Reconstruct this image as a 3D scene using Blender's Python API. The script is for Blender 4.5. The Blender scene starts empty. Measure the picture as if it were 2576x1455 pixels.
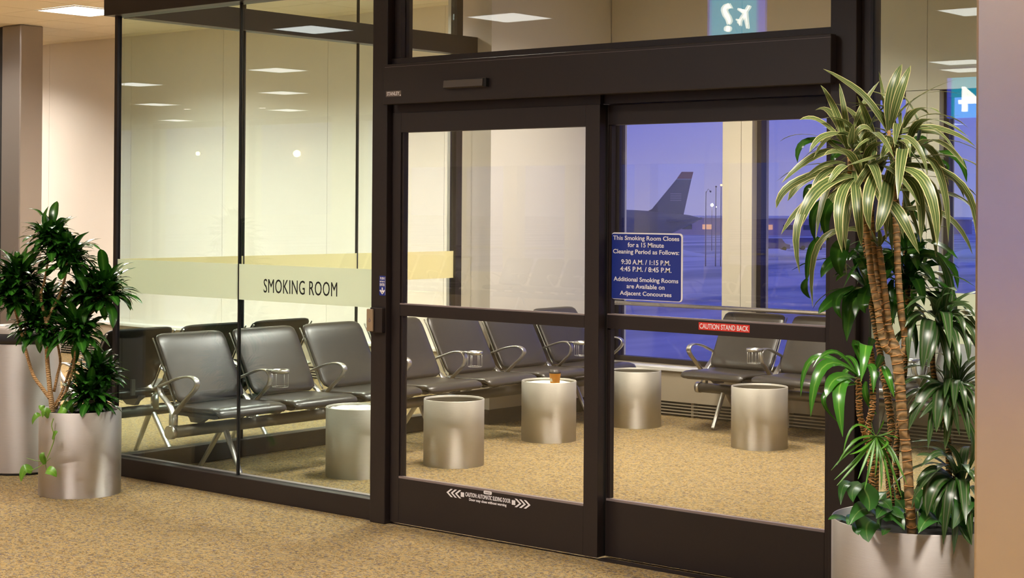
import bpy, bmesh, math, random
from mathutils import Vector, Matrix
PI = math.pi
random.seed(7)
COLROT = 0.0
scene = bpy.context.scene
COL = scene.collection

# ------------------------------------------------------------------ camera
FPX, PCY = 4200.0, 494.0
CAM = Vector((8.2645, -6.0931, 1.6117))
yaw, pit, rol = (math.radians(a) for a in (40.1, 0.37, 0.37))
fw = Vector((-math.sin(yaw)*math.cos(pit), math.cos(yaw)*math.cos(pit), math.sin(pit)))
rt = Vector((math.cos(yaw), math.sin(yaw), 0.0))
up = rt.cross(fw)
rt2 = rt*math.cos(rol) + up*math.sin(rol)
up2 = rt2.cross(fw)
cam_data = bpy.data.cameras.new('camera')
cam = bpy.data.objects.new('camera', cam_data)
COL.objects.link(cam)
m = Matrix.Identity(4)
for i in range(3):
    m[i][0], m[i][1], m[i][2], m[i][3] = rt2[i], up2[i], -fw[i], CAM[i]
cam.matrix_world = m
cam_data.sensor_width = 36.0
cam_data.lens = FPX/2576*36.0
cam_data.shift_y = (PCY-727.5)/2576
cam_data.clip_end = 3000
scene.camera = cam

# ------------------------------------------------------------------ exposure, world
scene.view_settings.view_transform = 'Standard'
scene.view_settings.look = 'None'
scene.view_settings.exposure = EXPOSURE = 0.12
scene.view_settings.gamma = 1.0
scene.view_settings.use_curve_mapping = False
scene.cycles.use_denoising = True
scene.cycles.max_bounces = 10
scene.cycles.diffuse_bounces = 5
scene.cycles.glossy_bounces = 5
scene.cycles.transparent_max_bounces = 32
scene.cycles.caustics_reflective = False
scene.cycles.caustics_refractive = False
scene.cycles.sample_clamp_indirect = 6.0

world = bpy.data.worlds.new('dusk_sky')
scene.world = world
world.use_nodes = True
nt = world.node_tree
nt.nodes.clear()
tc = nt.nodes.new('ShaderNodeTexCoord')
sep = nt.nodes.new('ShaderNodeSeparateXYZ')
ramp = nt.nodes.new('ShaderNodeValToRGB')
bg = nt.nodes.new('ShaderNodeBackground')
wo = nt.nodes.new('ShaderNodeOutputWorld')
nt.links.new(tc.outputs['Generated'], sep.inputs[0])
nt.links.new(sep.outputs['Z'], ramp.inputs[0])
nt.links.new(ramp.outputs[0], bg.inputs[0])
nt.links.new(bg.outputs[0], wo.inputs[0])
ramp.color_ramp.elements[0].position = 0.0
ramp.color_ramp.elements[0].color = (0.23, 0.22, 0.48, 1)
ramp.color_ramp.elements[1].position = 0.5
ramp.color_ramp.elements[1].color = (0.085, 0.10, 0.47, 1)
e = ramp.color_ramp.elements.new(0.06)
e.color = (0.135, 0.15, 0.55, 1)
bg.inputs[1].default_value = 1.35

# ------------------------------------------------------------------ ceiling lamps (light itself; the fixtures are built further down)
CEIL = 3.378
LIGHTS = [(-4.535, 3.015), (-4.0, -5.27), (-8.05, -8.44), (-11.26, -11.44), (-14.74, -14.7), (-11.7, -8.95),
          (-15.4, -12.2), (-19.5, -15.9), (-1.74, -5.64), (1.93, -7.75), (-0.46, -12.45), (-0.85, -13.55),
          (1.7, 1.5), (1.7, 3.3), (4.1, 2.9), (6.6, 2.4),  # unseen panels added to light the smoking room
          (-1.1, 3.0), (-2.8, 2.7), (-6.2, 2.35), (-7.9, 3.4), (-7.9, 1.4), (-2.0, 0.6), (-4.6, 0.3), (0.9, -2.4), (3.9, -2.4), (6.6, -1.9), (8.6, -5.4),  # unseen panels added to brighten the back wall and the foreground
          (4.0, -11.0), (7.5, -11.0), (4.0, -14.5), (8.0, -14.8), (11.5, -12.0), (5.3, -7.7), (1.6, -16.0),  # unseen panels added to brighten what the steel column mirrors
          (-11.8, -16.3), (-9.5, -16.3), (-7.0, -16.3), (-5.0, -16.3)]  # unseen panels added to brighten the window wall across
LIGHT_W = 66.0
LIGHT_COL = (1.0, 0.91, 0.80)
def ceiling_lamp(x, y, parent):
    l = bpy.data.lights.new('lamp', 'AREA')
    l.shape = 'SQUARE'
    l.size = 0.54
    l.energy = LIGHT_W
    l.color = LIGHT_COL
    l.spread = math.radians(140)
    o = bpy.data.objects.new('lamp', l)
    COL.objects.link(o)
    o.location = (0, 0, -0.012)
    o.parent = parent
    return o

# ------------------------------------------------------------------ materials
def newmat(name):
    m = bpy.data.materials.new(name)
    m.use_nodes = True
    n = m.node_tree
    n.nodes.clear()
    out = n.nodes.new('ShaderNodeOutputMaterial')
    return m, n, out
def setp(b, **kw):
    for k, v in kw.items():
        k = k.replace('_', ' ')
        if k in b.inputs:
            b.inputs[k].default_value = v
def pbr(name, col, rough=0.5, metal=0.0, spec=0.5, noise=0.0, nscale=30.0, bump=0.0, bscale=200.0, **kw):
    m, n, out = newmat(name)
    b = n.nodes.new('ShaderNodeBsdfPrincipled')
    c = (*col, 1.0)
    setp(b, Base_Color=c, Roughness=rough, Metallic=metal)
    b.inputs['Specular IOR Level'].default_value = spec
    for k, v in kw.items():
        b.inputs[k.replace('_', ' ')].default_value = v
    n.links.new(b.outputs[0], out.inputs[0])
    if noise or bump:
        t = n.nodes.new('ShaderNodeTexCoord')
        if noise:
            z = n.nodes.new('ShaderNodeTexNoise')
            z.inputs['Scale'].default_value = nscale
            z.inputs['Detail'].default_value = 4
            n.links.new(t.outputs['Object'], z.inputs['Vector'])
            mx = n.nodes.new('ShaderNodeMix')
            mx.data_type = 'RGBA'
            mx.inputs['A'].default_value = tuple(v*(1-noise) for v in col)+(1,)
            mx.inputs['B'].default_value = tuple(min(1, v*(1+noise)) for v in col)+(1,)
            n.links.new(z.outputs['Fac'], mx.inputs['Factor'])
            n.links.new(mx.outputs['Result'], b.inputs['Base Color'])
        if bump:
            z = n.nodes.new('ShaderNodeTexNoise')
            z.inputs['Scale'].default_value = bscale
            z.inputs['Detail'].default_value = 3
            n.links.new(t.outputs['Object'], z.inputs['Vector'])
            bp = n.nodes.new('ShaderNodeBump')
            bp.inputs['Strength'].default_value = bump
            bp.inputs['Distance'].default_value = 0.002
            n.links.new(z.outputs['Fac'], bp.inputs['Height'])
            n.links.new(bp.outputs[0], b.inputs['Normal'])
    return m
def emit(name, col, strength):
    m, n, out = newmat(name)
    b = n.nodes.new('ShaderNodeEmission')
    b.inputs[0].default_value = (*col, 1)
    b.inputs[1].default_value = strength
    n.links.new(b.outputs[0], out.inputs[0])
    return m
def glassmat(name, tint, r0=0.045):
    m, n, out = newmat(name)
    lw = n.nodes.new('ShaderNodeLayerWeight')
    lw.inputs['Blend'].default_value = 0.5
    p = n.nodes.new('ShaderNodeMath'); p.operation = 'POWER'; p.inputs[1].default_value = 5.0
    a = n.nodes.new('ShaderNodeMath'); a.operation = 'MULTIPLY_ADD'
    a.inputs[1].default_value = 1-r0; a.inputs[2].default_value = r0
    t = n.nodes.new('ShaderNodeBsdfTransparent'); t.inputs[0].default_value = (*tint, 1)
    g = n.nodes.new('ShaderNodeBsdfGlossy'); g.inputs['Roughness'].default_value = 0.0
    g.inputs[0].default_value = (0.97, 1.0, 0.97, 1)
    mx = n.nodes.new('ShaderNodeMixShader')
    n.links.new(lw.outputs['Facing'], p.inputs[0])
    n.links.new(p.outputs[0], a.inputs[0])
    n.links.new(a.outputs[0], mx.inputs[0])
    n.links.new(t.outputs[0], mx.inputs[1])
    n.links.new(g.outputs[0], mx.inputs[2])
    n.links.new(mx.outputs[0], out.inputs[0])
    return m
def brushed(name, col, rough=0.66, aniso=1.0, metal=0.5, axis='Z', radial=True):
    m, n, out = newmat(name)
    b = n.nodes.new('ShaderNodeBsdfPrincipled')
    setp(b, Base_Color=(*col, 1), Metallic=metal, Roughness=rough, Anisotropic=aniso, Anisotropic_Rotation=0.25)
    t = n.nodes.new('ShaderNodeTangent')
    t.direction_type = 'RADIAL'; t.axis = axis
    n.links.new(t.outputs[0], b.inputs['Tangent'])
    tc = n.nodes.new('ShaderNodeTexCoord')
    mp = n.nodes.new('ShaderNodeMapping')
    mp.inputs['Scale'].default_value = (3, 3, 260)
    z = n.nodes.new('ShaderNodeTexNoise'); z.inputs['Scale'].default_value = 4; z.inputs['Detail'].default_value = 3
    mr = n.nodes.new('ShaderNodeMapRange')
    mr.inputs['To Min'].default_value = rough*0.75; mr.inputs['To Max'].default_value = rough*1.3
    n.links.new(tc.outputs['Object'], mp.inputs[0]); n.links.new(mp.outputs[0], z.inputs['Vector'])
    n.links.new(z.outputs['Fac'], mr.inputs['Value']); n.links.new(mr.outputs[0], b.inputs['Roughness'])
    bp = n.nodes.new('ShaderNodeBump'); bp.inputs['Strength'].default_value = 0.7; bp.inputs['Distance'].default_value = 0.0012
    n.links.new(z.outputs['Fac'], bp.inputs['Height']); n.links.new(bp.outputs[0], b.inputs['Normal'])
    n.links.new(b.outputs[0], out.inputs[0])
    return m
def carpetmat():
    m, n, out = newmat('carpet')
    b = n.nodes.new('ShaderNodeBsdfPrincipled')
    setp(b, Roughness=0.95)
    b.inputs['Specular IOR Level'].default_value = 0.1
    tc = n.nodes.new('ShaderNodeTexCoord')
    mp = n.nodes.new('ShaderNodeMapping'); mp.inputs['Scale'].default_value = (1.0, 1.25, 1)
    n.links.new(tc.outputs['Object'], mp.inputs[0])
    def noise(scale, det, src, dist=0.0):
        z = n.nodes.new('ShaderNodeTexNoise'); z.inputs['Scale'].default_value = scale; z.inputs['Detail'].default_value = det
        z.inputs['Distortion'].default_value = dist
        n.links.new(src, z.inputs['Vector']); return z
    def rampn(src, pts):
        r = n.nodes.new('ShaderNodeValToRGB'); r.color_ramp.elements[0].position = pts[0][0]; r.color_ramp.elements[0].color = (*pts[0][1], 1)
        r.color_ramp.elements[1].position = pts[-1][0]; r.color_ramp.elements[1].color = (*pts[-1][1], 1)
        for p, c in pts[1:-1]:
            q = r.color_ramp.elements.new(p); q.color = (*c, 1)
        n.links.new(src, r.inputs[0]); return r
    a = noise(42, 4, mp.outputs[0], 0.5)
    ra = rampn(a.outputs['Fac'], [(0.36, CARPET_A), (0.47, CARPET_B), (0.54, CARPET_C), (0.66, CARPET_D)])
    # dark flecks: ridged short lines
    w = noise(25, 2.5, mp.outputs[0], 1.6)
    s1 = n.nodes.new('ShaderNodeMath'); s1.operation = 'SUBTRACT'; s1.inputs[1].default_value = 0.5
    ab = n.nodes.new('ShaderNodeMath'); ab.operation = 'ABSOLUTE'
    n.links.new(w.outputs['Fac'], s1.inputs[0]); n.links.new(s1.outputs[0], ab.inputs[0])
    rw = rampn(ab.outputs[0], [(0.0, (0.24, 0.19, 0.17)), (0.028, (0.64, 0.57, 0.53)), (0.06, (1.04, 1.04, 1.04))])
    fine = noise(420, 2, tc.outputs['Object'])
    rf = rampn(fine.outputs['Fac'], [(0.3, (0.62, 0.62, 0.66)), (0.7, (1.3, 1.28, 1.22))])
    m1 = n.nodes.new('ShaderNodeMix'); m1.data_type = 'RGBA'; m1.blend_type = 'MULTIPLY'; m1.inputs['Factor'].default_value = 0.8
    m2 = n.nodes.new('ShaderNodeMix'); m2.data_type = 'RGBA'; m2.blend_type = 'MULTIPLY'; m2.inputs['Factor'].default_value = 0.8
    n.links.new(ra.outputs[0], m1.inputs['A']); n.links.new(rw.outputs[0], m1.inputs['B'])
    n.links.new(m1.outputs['Result'], m2.inputs['A']); n.links.new(rf.outputs[0], m2.inputs['B'])
    n.links.new(m2.outputs['Result'], b.inputs['Base Color'])
    bp = n.nodes.new('ShaderNodeBump'); bp.inputs['Strength'].default_value = 0.5; bp.inputs['Distance'].default_value = 0.004
    n.links.new(fine.outputs['Fac'], bp.inputs['Height']); n.links.new(bp.outputs[0], b.inputs['Normal'])
    n.links.new(b.outputs[0], out.inputs[0])
    return m
def leafmat(name, stops, rough=0.33, trans=0.12, var=0.15):
    """stops across the leaf: u = 0 at the midrib, 1 at the margin"""
    m, n, out = newmat(name)
    b = n.nodes.new('ShaderNodeBsdfPrincipled')
    setp(b, Roughness=rough)
    b.inputs['Specular IOR Level'].default_value = 0.5
    uv = n.nodes.new('ShaderNodeUVMap')
    sp = n.nodes.new('ShaderNodeSeparateXYZ')
    n.links.new(uv.outputs[0], sp.inputs[0])
    s1 = n.nodes.new('ShaderNodeMath'); s1.operation = 'MULTIPLY_ADD'; s1.inputs[1].default_value = 2; s1.inputs[2].default_value = -1
    ab = n.nodes.new('ShaderNodeMath'); ab.operation = 'ABSOLUTE'
    n.links.new(sp.outputs['X'], s1.inputs[0]); n.links.new(s1.outputs[0], ab.inputs[0])
    r = n.nodes.new('ShaderNodeValToRGB')
    els = r.color_ramp.elements
    els[0].position, els[0].color = stops[0][0], (*stops[0][1], 1)
    els[1].position, els[1].color = stops[-1][0], (*stops[-1][1], 1)
    for p, c in stops[1:-1]:
        q = els.new(p); q.color = (*c, 1)
    tc = n.nodes.new('ShaderNodeTexCoord')
    mp = n.nodes.new('ShaderNodeMapping'); mp.inputs['Scale'].default_value = (16, 1.5, 1)
    z = n.nodes.new('ShaderNodeTexNoise'); z.inputs['Scale'].default_value = 2.0; z.inputs['Detail'].default_value = 2
    n.links.new(tc.outputs['UV'], mp.inputs[0]); n.links.new(mp.outputs[0], z.inputs['Vector'])
    ad = n.nodes.new('ShaderNodeMath'); ad.operation = 'MULTIPLY_ADD'; ad.inputs[1].default_value = var; 
    z2 = n.nodes.new('ShaderNodeMath'); z2.operation = 'SUBTRACT'; z2.inputs[1].default_value = 0.5
    n.links.new(z.outputs['Fac'], z2.inputs[0]); n.links.new(z2.outputs[0], ad.inputs[0]); n.links.new(ab.outputs[0], ad.inputs[2])
    n.links.new(ad.outputs[0], r.inputs[0])
    oi = n.nodes.new('ShaderNodeObjectInfo')
    hv = n.nodes.new('ShaderNodeHueSaturation')
    mr = n.nodes.new('ShaderNodeMapRange'); mr.inputs['To Min'].default_value = 0.75; mr.inputs['To Max'].default_value = 1.25
    n.links.new(oi.outputs['Random'], mr.inputs['Value']); n.links.new(mr.outputs[0], hv.inputs['Value'])
    n.links.new(r.outputs[0], hv.inputs['Color'])
    n.links.new(hv.outputs[0], b.inputs['Base Color'])
    tr = n.nodes.new('ShaderNodeBsdfTranslucent')
    n.links.new(hv.outputs[0], tr.inputs[0])
    mx = n.nodes.new('ShaderNodeMixShader'); mx.inputs[0].default_value = trans
    n.links.new(b.outputs[0], mx.inputs[1]); n.links.new(tr.outputs[0], mx.inputs[2])
    n.links.new(mx.outputs[0], out.inputs[0])
    return m
def canemat(name, c1, c2, scale):
    m, n, out = newmat(name)
    b = n.nodes.new('ShaderNodeBsdfPrincipled'); setp(b, Roughness=0.75)
    tc = n.nodes.new('ShaderNodeTexCoord')
    mp = n.nodes.new('ShaderNodeMapping'); mp.inputs['Rotation'].default_value = (0.35, 0.3, 0)
    w = n.nodes.new('ShaderNodeTexWave'); w.bands_direction = 'Z'; w.inputs['Scale'].default_value = scale; w.inputs['Distortion'].default_value = 7; w.inputs['Detail'].default_value = 2; w.inputs['Detail Scale'].default_value = 1.4
    r = n.nodes.new('ShaderNodeValToRGB')
    r.color_ramp.elements[0].position = 0.25; r.color_ramp.elements[0].color = (*c2, 1)
    r.color_ramp.elements[1].position = 0.8; r.color_ramp.elements[1].color = (*c1, 1)
    n.links.new(tc.outputs['Object'], mp.inputs[0]); n.links.new(mp.outputs[0], w.inputs['Vector'])
    n.links.new(w.outputs['Fac'], r.inputs[0]); n.links.new(r.outputs[0], b.inputs['Base Color'])
    bp = n.nodes.new('ShaderNodeBump'); bp.inputs['Strength'].default_value = 0.6; bp.inputs['Distance'].default_value = 0.004
    n.links.new(w.outputs['Fac'], bp.inputs['Height']); n.links.new(bp.outputs[0], b.inputs['Normal'])
    n.links.new(b.outputs[0], out.inputs[0])
    return m
def filmmat(name, dc, tcol):
    m, n, out = newmat(name)
    d = n.nodes.new('ShaderNodeBsdfDiffuse'); d.inputs[0].default_value = (*dc, 1)
    t = n.nodes.new('ShaderNodeBsdfTranslucent'); t.inputs[0].default_value = (*tcol, 1)
    tr = n.nodes.new('ShaderNodeBsdfTransparent'); tr.inputs[0].default_value = (0.9, 0.95, 0.85, 1)
    a = n.nodes.new('ShaderNodeMixShader'); a.inputs[0].default_value = 0.55
    c = n.nodes.new('ShaderNodeMixShader'); c.inputs[0].default_value = 0.12
    n.links.new(d.outputs[0], a.inputs[1]); n.links.new(t.outputs[0], a.inputs[2])
    n.links.new(a.outputs[0], c.inputs[1]); n.links.new(tr.outputs[0], c.inputs[2])
    n.links.new(c.outputs[0], out.inputs[0])
    return m
def apronmat():
    m, n, out = newmat('snowy_apron')
    b = n.nodes.new('ShaderNodeBsdfPrincipled'); setp(b, Roughness=0.7)
    tc = n.nodes.new('ShaderNodeTexCoord')
    mp = n.nodes.new('ShaderNodeMapping'); mp.inputs['Rotation'].default_value = (0, 0, math.radians(50)); mp.inputs['Scale'].default_value = (0.10, 0.022, 1)
    z = n.nodes.new('ShaderNodeTexNoise'); z.inputs['Scale'].default_value = 1.2; z.inputs['Detail'].default_value = 6
    r = n.nodes.new('ShaderNodeValToRGB')
    r.color_ramp.elements[0].position = 0.38; r.color_ramp.elements[0].color = (0.40, 0.40, 0.45, 1)
    r.color_ramp.elements[1].position = 0.62; r.color_ramp.elements[1].color = (0.90, 0.86, 0.86, 1)
    n.links.new(tc.outputs['Object'], mp.inputs[0]); n.links.new(mp.outputs[0], z.inputs['Vector'])
    n.links.new(z.outputs['Fac'], r.inputs[0]); n.links.new(r.outputs[0], b.inputs['Base Color'])
    n.links.new(b.outputs[0], out.inputs[0])
    return m

CARPET_A, CARPET_B, CARPET_C, CARPET_D = (0.20, 0.155, 0.14), (0.285, 0.232, 0.122), (0.375, 0.245, 0.09), (0.325, 0.265, 0.17)
M = {}
M['carpet'] = carpetmat()
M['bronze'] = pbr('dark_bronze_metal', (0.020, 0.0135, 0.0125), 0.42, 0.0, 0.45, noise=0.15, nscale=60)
M['bronze_lit'] = pbr('lit_bronze_ledge', (0.28, 0.23, 0.23), 0.38, 0.3, 0.5)  # bronze made pale for the ceiling light on the ledges
M['black'] = pbr('black_rubber', (0.008, 0.007, 0.007), 0.6)
M['glass_green'] = glassmat('green_tinted_glass', (0.925, 0.982, 0.968))
M['glass_clear'] = glassmat('clear_glass', (0.975, 0.98, 0.955))
M['glass_window'] = glassmat('window_glass', (0.97, 0.975, 0.98))
M['film'] = filmmat('frosted_film', (0.88, 0.93, 0.76), (0.94, 0.98, 0.84))
M['film_cream'] = filmmat('cream_frosted_film', (0.92, 0.84, 0.56), (0.98, 0.90, 0.62))
M['wall'] = pbr('cream_wall_paint', (0.84, 0.775, 0.70), 0.6, noise=0.02, nscale=3, bump=0.05, bscale=120)
M['pilaster'] = pbr('beige_panel_paint', (0.60, 0.55, 0.44), 0.5)
M['pier'] = pbr('white_pier_paint', (0.66, 0.63, 0.575), 0.55)
M['grey_metal'] = pbr('grey_column_cladding', (0.30, 0.26, 0.235), 0.32, 0.7)
M['ceiling'] = pbr('ceiling_tile', (0.80, 0.72, 0.58), 0.9, noise=0.05, nscale=90, bump=0.3, bscale=180)
M['grid'] = pbr('ceiling_grid', (0.45, 0.40, 0.33), 0.7)
M['leather'] = pbr('black_leather', (0.034, 0.029, 0.026), 0.29, 0.0, 0.6, noise=0.1, nscale=25, bump=0.12, bscale=350)
M['piping'] = pbr('seat_edge_trim', (0.35, 0.34, 0.31), 0.3, 0.9)
M['alu'] = pbr('polished_aluminium', (0.66, 0.64, 0.60), 0.34, 1.0)
M['rail'] = pbr('bright_steel_rail', (0.86, 0.80, 0.70), 0.25, 1.0)
M['alu_dark'] = pbr('grey_painted_beam', (0.20, 0.185, 0.165), 0.38, 0.7)
M['wire'] = pbr('clear_plastic_wire', (0.8, 0.8, 0.74), 0.2, 0.6)
M['can'] = brushed('brushed_aluminium', (0.64, 0.61, 0.55))
M['pot'] = brushed('brushed_steel', (0.74, 0.70, 0.68), 0.60, metal=0.75)
M['column'] = pbr('brushed_steel_column', (0.95, 0.85, 0.79), 0.22, 1.0)
M['can_in'] = pbr('dark_liner_metal', (0.16, 0.14, 0.11), 0.6, 0.5)  # inner wall of the cans, darker than the shell
M['sand'] = pbr('pale_sand', (0.78, 0.77, 0.60), 0.95, noise=0.15, nscale=200)
M['sand_grey'] = pbr('grey_ash_sand', (0.20, 0.18, 0.14), 0.95, noise=0.5, nscale=60)
M['soil'] = pbr('dark_soil', (0.012, 0.010, 0.008), 0.95, noise=0.4, nscale=60)
M['heater'] = pbr('heater_cabinet', (0.42, 0.36, 0.27), 0.45)
M['heater_top'] = pbr('heater_nosing', (0.80, 0.78, 0.74), 0.4)
M['grille'] = pbr('grille_bar', (0.52, 0.47, 0.38), 0.4, 0.4)
M['bin_top'] = pbr('black_bin_lid', (0.02, 0.02, 0.022), 0.35)
M['diffuser'] = emit('light_diffuser', (1.0, 0.96, 0.93), 6.0)
M['white_frame'] = pbr('white_fixture_frame', (0.8, 0.78, 0.72), 0.5)
M['down'] = emit('downlight_glow', (1.0, 0.97, 0.9), 30.0)
M['warm'] = emit('warm_lamp_glow', (1.0, 0.72, 0.35), 22.0)
M['blue_sign'] = pbr('blue_sign_face', (0.016, 0.035, 0.26), 0.35)
M['white'] = pbr('white_paint', (0.85, 0.82, 0.84), 0.45)
M['red'] = pbr('red_sticker', (0.68, 0.035, 0.022), 0.4)
M['text_black'] = pbr('black_lettering', (0.01, 0.012, 0.01), 0.5)
M['tan_plate'] = pbr('tan_push_plate', (0.42, 0.31, 0.20), 0.4, 0.4)
M['sensor'] = pbr('sensor_housing', (0.085, 0.07, 0.06), 0.5)
M['label_grey'] = pbr('nameplate_grey', (0.16, 0.13, 0.11), 0.4)
M['led'] = emit('red_indicator_glow', (1.0, 0.05, 0.12), 4.0)
M['cyan'] = emit('cyan_sign_glow', (0.02, 0.40, 0.62), 6.0)
M['violet'] = emit('violet_sign_edge_glow', (0.10, 0.12, 0.75), 5.0)
M['sign_white'] = emit('white_sign_symbol_glow', (1.0, 0.95, 0.85), 12.0)
M['cup'] = pbr('orange_paper_cup', (1.0, 0.36, 0.03), 0.5, noise=0.25, nscale=40)
M['lid'] = pbr('dark_cup_lid', (0.03, 0.022, 0.02), 0.35)
M['cone'] = pbr('white_print', (0.85, 0.78, 0.6), 0.5)
M['compact'] = leafmat('compact_leaf', [(0.0, (0.06, 0.19, 0.02)), (0.25, (0.026, 0.115, 0.010)), (1.0, (0.014, 0.070, 0.007))], 0.25, 0.14)
M['striped'] = leafmat('striped_leaf', [(0.0, (0.52, 0.50, 0.22)), (0.06, (0.30, 0.34, 0.12)), (0.16, (0.07, 0.125, 0.03)), (0.38, (0.08, 0.14, 0.035)), (0.50, (0.32, 0.33, 0.14)), (0.60, (0.08, 0.145, 0.03)), (0.76, (0.065, 0.145, 0.018)), (0.86, (0.70, 0.64, 0.34)), (1.0, (0.62, 0.58, 0.26))], 0.36, 0.22, 0.22)
M['dark_striped'] = leafmat('dark_striped_leaf', [(0.0, (0.05, 0.12, 0.03)), (0.3, (0.03, 0.08, 0.02)), (0.55, (0.20, 0.22, 0.13)), (0.68, (0.03, 0.09, 0.015)), (1.0, (0.035, 0.11, 0.012))], 0.3, 0.15)
M['green'] = leafmat('green_leaf', [(0.0, (0.07, 0.20, 0.02)), (0.2, (0.03, 0.12, 0.012)), (1.0, (0.022, 0.09, 0.010))], 0.26, 0.2)
M['glossy'] = leafmat('glossy_leaf', [(0.0, (0.20, 0.38, 0.06)), (0.15, (0.06, 0.22, 0.022)), (1.0, (0.04, 0.17, 0.014))], 0.24, 0.2)
M['narrow'] = leafmat('narrow_leaf', [(0.0, (0.14, 0.36, 0.03)), (1.0, (0.05, 0.18, 0.02))], 0.35, 0.2)
M['pothos'] = leafmat('pothos_leaf', [(0.0, (0.20, 0.33, 0.09)), (0.12, (0.05, 0.17, 0.03)), (1.0, (0.04, 0.15, 0.025))], 0.3, 0.2)
M['vine'] = leafmat('vine_leaf', [(0.0, (0.26, 0.48, 0.06)), (0.15, (0.17, 0.40, 0.035)), (1.0, (0.15, 0.36, 0.03))], 0.35, 0.25)
M['cane'] = canemat('ringed_cane', (0.40, 0.24, 0.10), (0.20, 0.135, 0.065), 12)
M['cane_green'] = canemat('green_ringed_cane', (0.42, 0.22, 0.07), (0.06, 0.055, 0.02), 30)
M['branch'] = canemat('pale_branch', (0.62, 0.40, 0.19), (0.42, 0.24, 0.10), 30)
M['stem'] = pbr('green_stem', (0.22, 0.36, 0.07), 0.5)
M['apron'] = apronmat()
M['plane'] = pbr('airliner_hazy_dark_paint', (0.17, 0.16, 0.19), 0.6)  # dark paint lightened to put haze over the airliner
M['plane_red'] = pbr('airliner_red_paint', (0.38, 0.10, 0.10), 0.4)
M['plane_pale'] = pbr('airliner_pale_paint', (0.35, 0.32, 0.36), 0.4)
M['far'] = pbr('far_building_paint', (0.66, 0.50, 0.52), 0.7)
M['snow'] = pbr('snow', (0.9, 0.88, 0.88), 0.8, noise=0.1, nscale=0.3)
M['pole'] = pbr('hazed_pole', (0.22, 0.20, 0.24), 0.6)  # colour lightened so the poles fade as in haze
M['van'] = pbr('vehicle_paint', (0.16, 0.10, 0.22), 0.4)
M['tyre'] = pbr('tyre_rubber', (0.01, 0.01, 0.01), 0.8)
M['lamp_white'] = emit('white_lamp_glow', (1.0, 0.95, 0.8), 14.0)
M['lamp_orange'] = emit('orange_lamp_glow', (1.0, 0.42, 0.15), 5.0)
M['far_window'] = emit('far_lit_window', (0.9, 0.45, 0.35), 0.8)
M['dark_glass'] = pbr('dark_glazing', (0.035, 0.045, 0.06), 0.15, 0.0, 0.6)

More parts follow.
